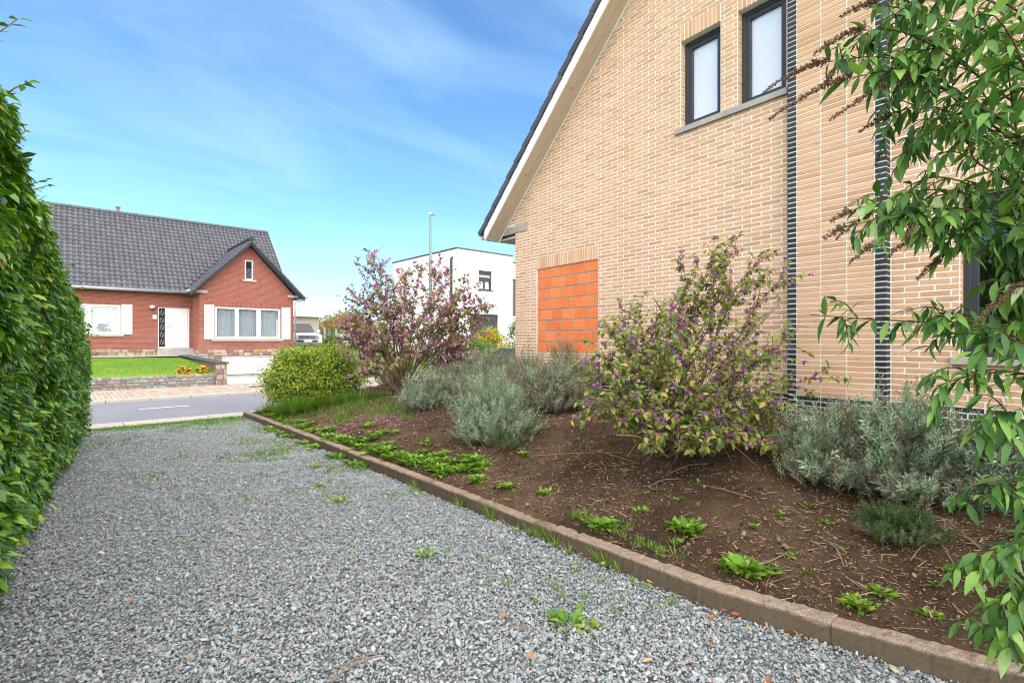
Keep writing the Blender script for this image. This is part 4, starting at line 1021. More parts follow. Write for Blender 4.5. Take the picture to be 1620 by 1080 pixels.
# silver car parked in the street, mostly behind the beige house
def hatchback(name, label, loc, rz, paint):
    h = thing(name, label, 'car', loc, rz)
    loft([(0.0, body_section(.62, .38, .66)), (0.15, body_section(.80, .26, .76)), (1.0, body_section(.88, .22, .90)), (1.3, body_section(.89, .22, .95)), (3.2, body_section(.89, .22, .97)), (3.9, body_section(.86, .28, .95)), (4.05, body_section(.78, .36, .86))]).build('body', paint, h, True)
    MB().hexa(cab(1.05, 1.85, 3.35, 3.95, .82, .60, .92, 1.46)).build('cabin', paint, h, bevel=0.10)
    MB().quad((-.72, 1.08, .97), (.72, 1.08, .97), (.56, 1.76, 1.43), (-.56, 1.76, 1.43)).build('windscreen', MAT['dark_glass'], h).location = (0, -0.012, 0.010)
    MB().quad((.72, 3.95, .97), (-.72, 3.95, .97), (-.54, 3.44, 1.42), (.54, 3.44, 1.42)).build('rear_window', MAT['dark_glass'], h).location = (0, 0.006, 0.008)
    for s_ in (-1, 1):
        MB().quad(*[(s_*x, y_, z) for x, y_, z in ((.815, 1.35, .97), (.815, 3.65, .97), (.645, 3.25, 1.39), (.645, 1.95, 1.39))]).build('side_window', MAT['dark_glass'], h)
        MB().hexa([(s_*.45, .02, .60), (s_*.74, .1, .60), (s_*.82, .35, .62), (s_*.45, .15, .60), (s_*.45, .05, .74), (s_*.74, .12, .76), (s_*.83, .35, .78), (s_*.45, .15, .74)]).build('headlight', MAT['lamp_glass'], h)
        wheel(h, s_*.76, .8, .31, .20); wheel(h, s_*.76, 3.3, .31, .20)
    MB().box(-.4, .4, -.01, .06, .45, .58).build('grille', MAT['car_plastic'], h)
    MB().box(-.26, .26, -.03, -.012, .36, .47).build('number_plate', MAT['plate_white'], h)
    return h
hatchback('parked_car', 'silver blue car peeking out past the corner of the beige house', (10.6, 13.98, -0.03), R(-90), MAT['car_silver'])
hatchback('parked_car', 'small white car far off behind the purple berried tree', (20.4, 40.5, 0.75), R(12), MAT['car_white'])

# ------------------------------------------------------------------ beige brick house: local x along the gable, y into the house
HA = math.atan2(-0.9963, -0.0766)
HC = Vector((7.09, 7.87, 0.0))
bh = thing('beige_brick_house', 'large beige brick gable house with bricked up orange window opening', 'house', HC, HA)
HM = np.array([[math.cos(HA), -math.sin(HA), 0], [math.sin(HA), math.cos(HA), 0], [0, 0, 1]])
def h_world(P): return np.asarray(P, float) @ HM.T + np.array(HC)
TAN = 0.93
def verge(s): return 4.311+TAN*s if s < 6.03 else 4.311+TAN*(12.06-s)
Z0 = 1.02; CH = 0.06; BL = 0.25
WIN = [(3.945, 4.567, 4.74, 6.00), (4.811, 5.436, 4.74, 6.00)]
INF = (0.69, 2.313, 1.44, 3.06); GWN = (7.067, 9.30, 1.44, 3.06)
PIER = (5.50, 6.50)
# mortar wall with openings and gable
m = MB(); hs = WIN+[INF, GWN]
wall_cells(m, 0.0, 12.06, 0.4, 4.311, [h for h in hs if h[3] < 4.3], lambda a, b, c, d_: m.box(a, b, 0, 0.30, c, d_))
def gable_strip(a, b, z0, z1=None):
    if z1 is not None: m.box(a, b, 0, 0.30, z0, z1)
    else: m.prism([(a, z0), (b, z0), (b, verge(b)), (a, verge(a))], 'y', 0, 0.30)
m.prism([(0, 4.311), (3.945, 4.311), (3.945, verge(3.945))], 'y', 0, 0.30)
m.prism([(-0.30, 4.032), (0, 4.032), (0, 4.311)], 'y', 0, 0.30)
for (a, b, c, d_) in WIN: gable_strip(a, b, 4.311, c); gable_strip(a, b, d_)
gable_strip(4.567, 4.811, 4.311); gable_strip(5.436, 6.03, 4.311)
m.prism([(6.03, 4.311), (12.06, 4.311), (6.03, verge(6.03))], 'y', 0, 0.30)
m.box(0.0, 0.30, 0.30, 9.0, 0.4, 3.9); m.box(11.76, 12.06, 0.30, 9.0, 0.4, 3.9); m.box(0.3, 11.76, 8.7, 9.0, 0.4, 3.9)
m.build('wall', MAT['mortar'], bh)
MB().box(PIER[0]+0.006, PIER[1]-0.006, -0.114, 0.0, 0.62, 10.9).build('pier_core', MAT['mortar'], bh)
MB().box(-0.02, 12.1, -0.05, 0.0, 0.35, 0.72).box(PIER[0]-.03, PIER[1]+.03, -0.16, -0.05, 0.35, 0.71).build('footing', MAT['pink_ground'], bh)
MB().box(0.4, 11.6, 2.2, 2.3, 0.4, 8).build('inner_wall', MAT['room_dark'], bh)
# bricks
bricks = []      # (s0, s1, y0, y1, z0, z1, material)
def sub(a, b, holes):
    out = [(a, b)]
    for h in holes:
        nx = []
        for (u, v) in out:
            if h[1] <= u or h[0] >= v: nx.append((u, v)); continue
            if h[0] > u: nx.append((u, h[0]))
            if h[1] < v: nx.append((h[1], v))
        out = nx
    return out
J = 0.0155
rows = []
for k in range(5): rows.append((0.72+k*CH, 'dark_brick', k))
k = 0
while Z0+k*CH < 9.9: rows.append((Z0+k*CH, 'beige_brick', k)); k += 1
for (z, mt, k) in rows:
    hl = [(h[0], h[1]) for h in hs if h[2]-0.03 < z+0.02 < h[3]-0.005]
    hl += [(h[0]-0.0, h[1]+0.0) for h in hs if h[3]-0.005 <= z+0.02 < h[3]+0.24]     # lintels of upright bricks
    hl.append((PIER[0]-0.006, PIER[1]+0.006))
    s0 = -0.375 if k % 2 else -0.5
    i = 0
    while s0 < 12.06:
        lo = -0.30 if z > 4.02 else 0.0; a, b = max(s0, lo), min(s0+BL, 12.06); s0 += BL
        if b <= a: continue
        if z > max(verge(a), verge(b)): continue
        for (u, v) in sub(a, b, hl):
            if v-u > 0.035: bricks.append((u+J/2*(u > 0 or u < -.05), v-J/2, -0.003-random.uniform(0, .002), 0.02, z+J/2, z+CH-J/2, mt))
def soldier(h):
    n = round((h[1]-h[0])/0.0628)
    for i in range(n):
        u = h[0]+(h[1]-h[0])*i/n; w = (h[1]-h[0])/n
        bricks.append((u+.009, u+w-.009, -0.007-random.uniform(0, .003), 0.11, h[3]+0.002, h[3]+0.234, 'beige_brick'))
for h in hs: soldier(h)
# window reveals: the brick returns at the left and right
for h in hs:
    if h is INF: continue
    z = h[2]; j = 0
    while z < h[3]-0.03:
        for (u, v) in ((h[0]-0.008, h[0]+0.004), (h[1]-0.004, h[1]+0.008)):
            bricks.append((u, v, 0.004, 0.10, z+J/2, z+CH-J/2, 'beige_brick'))
        z += CH; j += 1
# pier: stack bond, dark corner headers
z = 0.72
while z < 10.9:
    dk = z < Z0-0.01
    cuts = [(PIER[0], PIER[0]+0.10), (PIER[0]+0.112, PIER[0]+0.362), (PIER[0]+0.374, PIER[0]+0.626), (PIER[0]+0.638, PIER[0]+0.888), (PIER[0]+0.90, PIER[1])]
    for i, (u, v) in enumerate(cuts):
        bricks.append((u, v, -0.12-random.uniform(0, .002), -0.03 if i in (1, 2, 3) else -0.004, z+J/2, z+CH-J/2, 'dark_brick' if dk or i in (0, 4) else 'beige_brick'))
    z += CH
B = np.array([b[:6] for b in bricks]); mats = np.array([b[6] for b in bricks])
ctr = np.column_stack([(B[:, 0]+B[:, 1])/2, B[:, 2], (B[:, 4]+B[:, 5])/2])
px, py, Yd = proj_np(h_world(ctr))
vis = (Yd > 1) & (px > 5) & (px < 1615) & (py > 3) & (py < 600)
covered = (px > 1430) | ((px > 950) & (px < 1250) & (py > 470))
size = np.where(vis & ~covered, (B[:, 1]-B[:, 0])*(B[:, 5]-B[:, 4])/Yd**2, 0)
pick = set(np.argsort(-size)[:300].tolist())
unitb = {k: MB().box(-.5, .5, -.5, .5, -.5, .5).mesh('brick', MAT[k]) for k in ('beige_brick', 'dark_brick')}
for i in pick:
    o = put(bpy.data.objects.new('brick', unitb[mats[i]]), bh); b = B[i]
    o.location = ((b[0]+b[1])/2, (b[2]+b[3])/2, (b[4]+b[5])/2); o.scale = (b[1]-b[0], b[3]-b[2], b[5]-b[4])
cubeV = np.array([(x, y_, z) for z in (-.5, .5) for x, y_ in ((-.5, -.5), (.5, -.5), (.5, .5), (-.5, .5))]); cubeF = np.array([(0, 1, 5, 4), (1, 2, 6, 5), (3, 0, 4, 7), (4, 5, 6, 7), (0, 3, 2, 1)])
for k in unitb:
    q = np.array([i for i in range(len(B)) if mats[i] == k and i not in pick]); b = B[q]
    T = np.column_stack([(b[:, 0]+b[:, 1])/2, (b[:, 2]+b[:, 3])/2, (b[:, 4]+b[:, 5])/2]); S = np.column_stack([b[:, 1]-b[:, 0], b[:, 3]-b[:, 2], b[:, 5]-b[:, 4]])
    V, F = scatter(cubeV, cubeF, np.tile(np.eye(3)[None], (len(q), 1, 1)), T, S)
    obj_np('brickwork', V, F, MAT[k], bh)['kind'] = 'stuff'
# bricked-up opening
inf = MB().box(INF[0], INF[1], 0.018, 0.28, INF[2]-.002, INF[3]).build('infill_mortar', MAT['grey_mortar'], bh)
rowcuts = [[.06, .34, .64, .95, 1.27], [.19, .49, .80, 1.12, 1.45], [.07, .36, .66, .97, 1.30], [.26, .57, .88, 1.20, 1.52], [.13, .43, .73, 1.05, 1.38], [.26, .34, .66, .98, 1.30], [.22, .53, .83, 1.14, 1.47], [.15, .40, .72, .86, 1.02, 1.34]]
for i, cuts in enumerate(rowcuts):
    zt = INF[3]-i*0.2025; xs = [0.0]+[c for c in cuts]+[INF[1]-INF[0]]
    for a, b in zip(xs[:-1], xs[1:]):
        if b-a < 0.03: continue
        e = lambda q=.003: random.uniform(-q, q)
        x0, x1, z0, z1, y_ = INF[0]+a+.011+e(), INF[0]+b-.012+e(), max(zt-0.187+e(), INF[2]+.008), zt-0.010+e(.002), 0.013+e(.003)
        MB().hexa([(x0+e(), y_, z0), (x1+e(), y_, z0), (x1, 0.1, z0), (x0, 0.1, z0), (x0+e(), y_, z1), (x1+e(), y_, z1), (x1, 0.1, z1), (x0, 0.1, z1)]).build('clay_block', MAT['orange_block'], bh, bevel=0.004)
# windows
def dark_window(h, name, curtain):
    y0 = 0.10
    f = frame_box(MB(), h[0]+.004, h[1]-.004, h[2]+.004, h[3]-.004, y0, y0+.07, 0.055).build(name, MAT['anthracite'], bh, bevel=0.003)
    frame_box(MB(), h[0]+.055, h[1]-.055, h[2]+.055, h[3]-.055, y0+.012, y0+.065, 0.06).build('sash', MAT['anthracite'], f, bevel=0.003)
    MB().box(h[0]+.11, h[1]-.11, y0+.035, y0+.045, h[2]+.11, h[3]-.11).build('pane', MAT['glass'], f)
    if curtain: MB().box(h[0]+.09, h[1]-.09, y0+.056, y0+.060, h[2]+.09, h[3]-.09).build('blind', MAT['curtain'], f)
    return f
for h in WIN: dark_window(h, 'window', True)
dark_window(GWN, 'window', False)
MB().box(3.86, 5.46, -0.045, 0.12, 4.665, 4.742).build('sill', MAT['concrete'], bh, bevel=0.005)
MB().box(7.0, 9.37, -0.05, 0.12, 1.425, 1.50).build('sill', MAT['pale_concrete'], bh, bevel=0.005)
MB().box(-0.50, 0.417, -0.016, 0.15, 3.885, 4.03).build('corbel', MAT['concrete'], bh, bevel=0.006)
# roof, overhang 0.37 m past the gable
O = -0.37; SB = -0.56
m = MB(); zb = verge(SB)
m.prism([(SB, zb+.02), (6.03, verge(6.03)+.02), (6.03, verge(6.03)+0.21), (SB, zb+.21)], 'y', O+.02, 9.4)
m.prism([(6.03, verge(6.03)+.02), (12.06-SB, zb+.02), (12.06-SB, zb+.21), (6.03, verge(6.03)+.21)], 'y', O+.02, 9.4)
roof2 = m.build('roof', MAT['slate_edge'], bh)
def strip(name, mat, y0, y1, lo, hi, x0=SB, x1=6.03, par=bh):
    out = []
    for (a, b) in ((x0, x1), (12.06-x0, 12.06-x1)):
        p = [(a, verge(a if a < 6.03 else a)+lo), (b, verge(b)+lo), (b, verge(b)+hi), (a, verge(a)+hi)]
        if a > b: p = [p[1], p[0], p[3], p[2]]
        out.append(MB().prism(p, 'y', y0, y1).build(name, mat, par))
    return out
strip('barge_board', MAT['cream_board'], O-.022, O+.003, -0.018, 0.20)
strip('soffit_board', MAT['soffit'], O+.005, O+.20, -0.002, 0.018)
strip('soffit_board', MAT['soffit'], O+.204, -0.02, 0.0, 0.0181)
strip('wall_trim', MAT['cream_board'], -0.024, -0.008, -0.03, 0.0)
for s_ in (0.62, 1.9):
    q = MB().lathe([(.012, 0), (.012, .01)], (s_, O+.15, verge(s_)-.010), 8); q.build('soffit_clip', MAT['rubber'], bh)
MB().box(SB+.03, -0.002, 0.02, 9.3, 3.80, 3.84).build('eave_soffit', MAT['soffit'], bh)
MB().prism([(SB-.14, 3.86), (SB-.11, 3.80), (SB-.03, 3.80), (SB, 3.86), (SB, 3.95), (SB-.015, 3.95), (SB-.02, 3.87), (SB-.12, 3.87), (SB-.13, 3.93), (SB-.15, 3.93)], 'y', O-.03, 9.3).build('gutter', MAT['zinc'], bh)
L_ = 6.6*math.sqrt(1+TAN*TAN); nt = 26; ux, uz = 1/math.sqrt(1+TAN*TAN), TAN/math.sqrt(1+TAN*TAN)
for side in (0, 1):
    for i in range(nt):
        a = i*0.345-0.05; b = a+0.37
        mm = MB()
        pts = []
        for (t, n0) in ((a, .150+.020), (b, .150-.012)):
            for hgt in (0.0, 0.115):
                s_ = SB+t*ux-(n0+hgt)*uz; z = verge(SB)+t*uz+(n0+hgt)*ux; pts.append((s_ if not side else 12.06-s_, z))
        A, Bq, C, D = pts
        w = [(A, Bq, D, C)]
        lo0, hi0, lo1, hi1 = pts
        P8 = [(lo0[0], O-.055, lo0[1]), (lo1[0], O-.055, lo1[1]), (lo1[0], O+.25, lo1[1]), (lo0[0], O+.25, lo0[1]), (hi0[0], O-.055, hi0[1]), (hi1[0], O-.055, hi1[1]), (hi1[0], O+.25, hi1[1]), (hi0[0], O+.25, hi0[1])]
        if side: P8 = [P8[1], P8[0], P8[3], P8[2], P8[5], P8[4], P8[7], P8[6]]
        mm.hexa(P8).build('verge_tile', MAT['tile_dark'], roof2, bevel=0.012)

# ------------------------------------------------------------------ hedge along the driveway
hd = thing('hedge', 'tall glossy green clipped hedge along the gravel driveway', 'hedge', (-0.6, 7.0, 0))
def hedge_face(p): return -0.27+0.098*(p-4.85)
def hedge_top(p): return np.interp(p, [2.0, 4.6, 5.6, 7.2, 8.2, 9.4, 10.6, 11.7], [3.6, 3.32, 3.12, 2.95, 2.62, 2.36, 2.18, 2.0])
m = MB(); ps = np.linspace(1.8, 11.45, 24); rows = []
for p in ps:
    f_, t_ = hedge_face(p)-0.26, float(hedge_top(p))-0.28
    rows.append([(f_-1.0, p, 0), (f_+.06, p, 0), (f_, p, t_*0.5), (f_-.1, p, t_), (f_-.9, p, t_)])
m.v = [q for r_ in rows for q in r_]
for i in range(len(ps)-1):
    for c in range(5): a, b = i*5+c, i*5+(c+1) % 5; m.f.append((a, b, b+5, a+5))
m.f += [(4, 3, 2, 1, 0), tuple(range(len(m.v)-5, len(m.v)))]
W(m, 'dark_core', MAT['hedge_core'], hd)  # solid filler, shade between the leaves put into its near-black colour
lpr = [leaf_proto(1, w, fd, cl, pk_, 3) for w, fd, cl, pk_ in ((.26, .3, .22, .45), (.29, .2, .32, .42), (.23, .4, .15, .48))]
def hedge_leaves(n, where):
    p = rng.uniform(1.9, 11.6, n); p = 2.0+(p-2.0)*1.0
    top = hedge_top(p)
    lump = (vnoise(p, np.zeros(n), 0.8, 21)-.5)
    if where == 'face':
        z = rng.uniform(0.03, 1, n)**0.92*top
        bulge = 0.17*(vnoise(p, z, 0.45, 22)-.5)+0.16*(vnoise(p, z, 0.17, 23)-.5)
        dep = rng.exponential(0.075, n).clip(0, .34)
        taper = np.where(z < 0.35, (0.35-z)*-0.25, 0)-np.clip(z-top+0.5, 0, None)**2*0.5
        r = hedge_face(p)+bulge-dep+taper
        out = np.column_stack([np.ones(n), rng.normal(0.0, .15, n), np.zeros(n)])
        d_ = out*rng.uniform(.35, .9, (n, 1))+np.column_stack([np.zeros(n), rng.normal(-.1, .45, n), rng.normal(-.45, .35, n)])
        nr = out*.5+np.column_stack([rng.normal(0, .3, n), rng.normal(0, .35, n), np.ones(n)])
    elif where == 'top':
        r = hedge_face(p)-rng.uniform(0, 1.0, n); z = top+0.10*(vnoise(p, r, .4, 24)-.5)-rng.exponential(.05, n)-np.clip(.25-(hedge_face(p)-r), 0, None)*.5
        d_ = np.column_stack([rng.normal(.3, .6, n), rng.normal(0, .6, n), rng.normal(.3, .4, n)]); nr = np.column_stack([rng.normal(0, .4, n), rng.normal(0, .4, n), np.ones(n)])
    else:
        p = 11.5+0.12*rng.random(n); r = hedge_face(11.5)-rng.uniform(-.05, 1.0, n); z = rng.uniform(.03, 2.0, n)
        d_ = np.column_stack([rng.normal(.2, .5, n), rng.uniform(.4, 1, n), rng.normal(-.4, .4, n)]); nr = np.column_stack([rng.normal(0, .3, n), np.ones(n)*.6, np.ones(n)])
    sz = np.interp(p, [3, 6, 11], [.110, .088, .060])*rng.uniform(.65, 1.25, n)
    return np.column_stack([r, p, z]), d_, nr, sz
parts_ = [hedge_leaves(44000, 'face'), hedge_leaves(7000, 'top'), hedge_leaves(3500, 'end')]
# loose shoots that stick out at the top
sh = MB(); ex = []
shoots = [((-0.42, 3.9, 2.9), (-0.18, 4.35, 3.62)), ((-.35, 4.6, 3.0), (-.14, 4.75, 3.40)), ((-.4, 6.2, 2.75), (-.08, 6.4, 3.14)), ((-.3, 8.0, 2.3), (.22, 8.3, 2.62)), ((-.2, 9.3, 2.1), (.25, 9.5, 2.42)), ((0, 10.6, 1.9), (.42, 10.8, 2.15)), ((-.5, 3.6, 3.0), (-.28, 3.75, 3.9)), ((-.25, 8.8, 1.5), (.38, 9.0, 1.75)), ((.1, 11.2, 1.2), (.55, 11.3, 1.45)), ((-.4, 5.8, 2.6), (-.06, 5.9, 2.98))]
for i in range(26):
    p = random.uniform(3.2, 11.4); f_ = float(hedge_face(p)); t_ = float(hedge_top(p)); b0 = random.uniform(-.05, .0)
    shoots.append(((f_-.25, p, t_-.3), (f_+random.uniform(-.12, .06), p+random.uniform(-.1, .2), t_+random.uniform(.02, .16))))
for A, B_ in shoots:
    A, B_ = Vector(A), Vector(B_); mid = (A+B_)/2+Vector((0, 0, .06)); c = bezier([A, mid, B_], 7); sh.tube(c, [.006]*4+[.004]*2+[.003]*2, 4)
    for j in range(2, 8):
        dd = (c[min(j+1, 7)]-c[j-1]).normalized(); sd = dd.cross(Vector((0, 0, 1))).normalized()
        for s_ in (-1, 1): ex.append((c[j], dd*.6+sd*s_*.8+Vector((0, 0, random.uniform(-.5, .1))), Vector((random.uniform(-.3, .3), random.uniform(-.3, .3), 1)), random.uniform(.05, .085)))
W(sh, 'shoots', MAT['dark_twig'], hd)
parts_.append(tuple(np.array([list(e[k]) if k < 3 else e[k] for e in ex], float) for k in range(4)))
T = np.concatenate([q[0] for q in parts_]); d_ = np.concatenate([q[1] for q in parts_]); nr = np.concatenate([q[2] for q in parts_]); sz = np.concatenate([q[3] for q in parts_])
leafy(hd, lpr, frames(d_, nr), T-np.array(hd.location), sz, MAT['hedge_leaf'], 0)
# the hedge leaves that show largest, one by one
sel = [q for q in hedge_leaves(2600, 'face')[0:1]]
T2, d2, n2, s2 = hedge_leaves(3000, 'face'); T2[:, 0] += 0.05
px, py, Yd = proj_np(T2); ok = (px > 2) & (px < 150) & (py > 160) & (py < 930) & (T2[:, 1] > 4.4)
T2, d2, n2, s2 = T2[ok], d2[ok], n2[ok], s2[ok]; idx = np.argsort(-(s2/Yd[ok]))[:300]
lme = [mesh_np('leaf', V, F, MAT['hedge_leaf'], True) for V, F in lpr]
FM = frames(d2, n2)
for i in idx:
    o = put(bpy.data.objects.new('leaf', lme[i % 3]), hd); s_ = float(s2[i])
    o.matrix_basis = Matrix.Translation(Vector(T2[i])-hd.location) @ Matrix(FM[i].tolist()).to_4x4() @ Matrix.Diagonal((s_, s_, s_, 1))

# ------------------------------------------------------------------ woody shrubs with berries
def twig_tree(base, tips, nsub, sub_len, r0, spread=0.5, lift=0.25, straggle=0.06, u0=0.28):
    """stems from base to every tip, side twigs along them -> (tube MB, list of twig polylines)"""
    m = MB(); twigs = []
    for t in tips:
        t = Vector(t); b = Vector(base)+Vector((random.uniform(-.12, .12), random.uniform(-.12, .12), -0.03)); L = (t-b).length
        m1 = b.lerp(t, .35)+Vector((random.uniform(-1, 1), random.uniform(-1, 1), 0))*straggle*L*.7+Vector((0, 0, lift*L*.35))
        m2 = b.lerp(t, .7)+Vector((random.uniform(-1, 1), random.uniform(-1, 1), random.uniform(-.5, 1)))*straggle*L+Vector((0, 0, lift*L*.2))
        c = bezier([b, m1, m2, t], 10); rr = r0*random.uniform(.7, 1.15)
        m.tube(c, [rr*(1-.085*i) for i in range(11)], 6)
        twigs.append((c[5:], 1.0))
        for k in range(nsub):
            u = random.uniform(u0, .98); i = u*10; j = int(i); p = c[j].lerp(c[min(j+1, 10)], i-j)
            ax = (c[min(j+1, 10)]-c[max(j-1, 0)]).normalized(); sd = Vector(rdir(1)[0]); sd = (sd-ax*sd.dot(ax)).normalized()
            dv = (ax*random.uniform(.35, .9)+sd*spread+Vector((0, 0, .15))).normalized(); l = sub_len*random.uniform(.45, 1.25)*(1.15-.45*u)
            q = [p, p+dv*l*.5+Vector((0, 0, .03*l)), p+dv*l+Vector((0, 0, -.12*l))]
            cc = bezier(q, 5); m.tube(cc, [rr*.30*(1-.13*i) for i in range(6)], 4); twigs.append((cc, .8))
            if random.random() < .6:
                p2 = cc[3]; d2 = (dv+Vector(rdir(1)[0])*.8).normalized(); c2 = bezier([p2, p2+d2*l*.3, p2+d2*l*.55], 3); m.tube(c2, [rr*.16]*4, 4); twigs.append((c2, .6))
    return m, twigs

BERRY_V, BERRY_F = ico(1)
MAT['berry_near'] = (lambda t: (t.color(t.ramp(t.rnd(), [(0, (0.17, 0.02, 0.19)), (0.6, (0.32, 0.045, 0.33)), (1, (0.50, 0.13, 0.48))])), t.set(0.35, 0.5), t.m)[-1])(NT('deep violet berry'))
def beautyberry(name, label, base, tips, nsub, sub_len, leaf_mat, leaf_len, n_leaf_parts, leaf_density, berry_density, berry_r, bare=None, u0=0.28):
    t = thing(name, label, 'shrub', base)
    random.seed(int(base[0]*1000))
    m, twigs = twig_tree((0, 0, 0), [Vector(q)-Vector(base) for q in tips], nsub, sub_len, 0.019, u0=u0)
    if bare:
        for A, B_ in bare: m.tube(bezier([Vector(A)-Vector(base), (Vector(A)+Vector(B_))/2-Vector(base)+Vector((.02, .02, .02)), Vector(B_)-Vector(base)], 5), [.012, .011, .011, .010, .009, .008], 6)
        for k in range(46):
            a = random.uniform(0, 6.283); rr = random.uniform(.5, 1.15); z1 = random.uniform(.05, .9); A = Vector((random.uniform(-.15, .15), random.uniform(-.15, .15), random.uniform(.05, .3)))
            E_ = Vector((math.cos(a)*rr, math.sin(a)*rr, z1)); m.tube(bezier([A, A.lerp(E_, .5)+Vector((random.uniform(-.1, .1), random.uniform(-.1, .1), random.uniform(.0, .25))), E_], 6), [.0055-.0006*q for q in range(7)], 4)
    m.build('branches', MAT['bark'], t, True)
    T, D, Nn, S, BT = [], [], [], [], []
    for c, wgt in twigs:
        n = len(c)
        for i in range(1, n):
            L = (c[i]-c[i-1]).length; k = L/0.055*leaf_density
            ax = (c[i]-c[i-1]).normalized()
            for _ in range(int(k)+(random.random() < k-int(k))):
                u = random.random(); p = c[i-1].lerp(c[i], u)
                for s_ in (-1, 1):
                    if random.random() < .25: continue
                    sd = ax.cross(Vector((0, 0, 1))); sd = sd.normalized() if sd.length > .1 else Vector((1, 0, 0)); sd = (Matrix.Rotation(random.uniform(-1.2, 1.2), 3, ax) @ sd)*s_
                    T.append(p); D.append(sd*.9+ax*.35+Vector((0, 0, random.uniform(-.75, .1)))); Nn.append(Vector((random.uniform(-.7, .5)-.25, random.uniform(-.7, .5)-.25, 1))); S.append(leaf_len*random.uniform(.5, 1.2))
            kb = L/0.06*berry_density
            for _ in range(int(kb)+(random.random() < kb-int(kb))):
                if c[i].z < 0.12: continue
                p = c[i-1].lerp(c[i], random.random()); nb = random.randint(5, 13); rr = berry_r*random.uniform(2.0, 3.6)
                for _ in range(nb): BT.append(p+Vector(rdir(1)[0])*rr*random.uniform(.4, 1))
    T, D, Nn, S = (np.array([list(q) for q in T], float), np.array([list(q) for q in D], float), np.array([list(q) for q in Nn], float), np.array(S))
    keep = T[:, 2] > 0.05; T, D, Nn, S = T[keep], D[keep], Nn[keep], S[keep]
    protos = [leaf_proto(1, w, fd, cl, .4, 3) for w, fd, cl in ((.30, .25, .25), (.34, .15, .35), (.26, .4, .2))]
    wT = T+np.array(base)
    # parts are chosen by how large they show
    FMx = frames(D, Nn); which = rng.integers(0, 3, len(T)); parts = np.zeros(len(T), bool)
    if n_leaf_parts:
        px, py, Yd = proj_np(wT); sc_ = S/Yd; ii = np.argsort(-sc_)[:n_leaf_parts]; parts[ii] = True
        ms_ = [mesh_np('leaf', V, F, leaf_mat, True) for V, F in protos]
        for i in ii:
            o = put(bpy.data.objects.new('leaf', ms_[which[i]]), t); s_ = float(S[i])
            o.matrix_basis = Matrix.Translation(T[i]) @ Matrix(FMx[i].tolist()).to_4x4() @ Matrix.Diagonal((s_, s_, s_, 1))
    V, F = merge([scatter(*protos[k], FMx[(~parts) & (which == k)], T[(~parts) & (which == k)], S[(~parts) & (which == k)]) for k in range(3)])
    obj_np('foliage', V, F, leaf_mat, t, True)['kind'] = 'stuff'
    BT = np.array([list(q) for q in BT]); nB = len(BT)
    V, F = scatter(BERRY_V, BERRY_F, np.tile(np.eye(3)[None], (nB, 1, 1)), BT, rng.uniform(.7, 1.2, nB)*berry_r)
    obj_np('berries', V, F, MAT['berry' if u0 > .3 else 'berry_near'], t, True)['kind'] = 'stuff'
    return t
def tips_px(base, Y0, lst): return [at(x, y, Y0+dy) for x, y, dy in lst]

nb_ = on_soil(1062, 716); Yn = nb_.x*SA+nb_.y*CA
near_tips = [(1162, 372, 0), (1150, 385, .15), (1128, 412, .25), (1245, 432, -.1), (1268, 515, .1), (1214, 398, .3), (1005, 482, .1), (962, 520, -.2), (985, 502, .45), (1062, 472, -.4), (945, 592, 0), (1050, 548, -.7), (1130, 545, -.7), (1205, 632, -.6), (1000, 628, -.6), (1238, 655, -.3), (1095, 672, -.75), (962, 668, -.35), (1180, 690, -.6), (1290, 596, .1), (1110, 470, .1), (1160, 470, -.3), (1195, 500, .2), (1020, 560, .3), (975, 590, -.5), (1080, 610, -.6), (1150, 640, -.7), (1225, 560, -.4), (940, 640, -.2), (1120, 700, -.7), (1035, 660, -.7), (1090, 440, .2), (955, 560, -.3), (1000, 540, -.4), (1040, 510, 0), (1180, 580, -.5), (1240, 600, -.3), (960, 620, -.6), (1020, 690, -.8), (1150, 700, -.8), (1215, 690, -.5), (1185, 440, 0), (1070, 530, -.2)]
near_bare = [(at(1090, 560, Yn-.1), at(1033, 470, Yn-.1)), (at(1110, 545, Yn-.1), at(1064, 462, Yn)), (at(1130, 600, Yn-.2), at(1235, 478, Yn-.2)), (at(1040, 700, Yn-.6), at(975, 688, Yn-.5))]
beautyberry('beautyberry_bush', 'sprawling purple berried bush with yellowing leaves against the beige wall', nb_, tips_px(nb_, Yn, near_tips), 13, 0.44, MAT['beauty_leaf'], 0.066, 300, 1.45, 0.22, 0.0085, near_bare)
fb_ = at(640, 606, 10.4); fb_.z = float(soil_z(fb_.x, fb_.y)); Yf = 10.4
far_tips = [(590, 400, 0), (600, 420, .3), (578, 440, 0), (560, 470, -.2), (552, 500, .2), (566, 520, -.4), (620, 440, .3), (640, 432, -.2), (665, 428, .1), (690, 428, 0), (712, 440, .4), (735, 452, .2), (750, 468, -.1), (760, 480, 0), (755, 512, .3), (740, 530, -.4), (640, 470, -.5), (680, 470, -.5), (610, 490, -.5), (705, 490, -.4), (600, 545, -.4), (580, 560, 0), (720, 545, .4), (655, 510, -.6), (630, 540, -.5), (690, 540, -.4), (572, 588, -.2), (600, 578, -.5), (556, 545, .2), (728, 566, .2), (748, 548, -.3), (650, 556, -.6), (585, 530, .4), (545, 515, 0), (765, 500, .2), (610, 465, 0), (725, 470, -.3)]
beautyberry('beautyberry_tree', 'tall multi stemmed shrub full of purple berries before the white house', fb_, tips_px(fb_, Yf, far_tips), 14, 0.60, MAT['beauty_leaf_far'], 0.085, 0, 1.05, 0.21, 0.0135, None, 0.40)

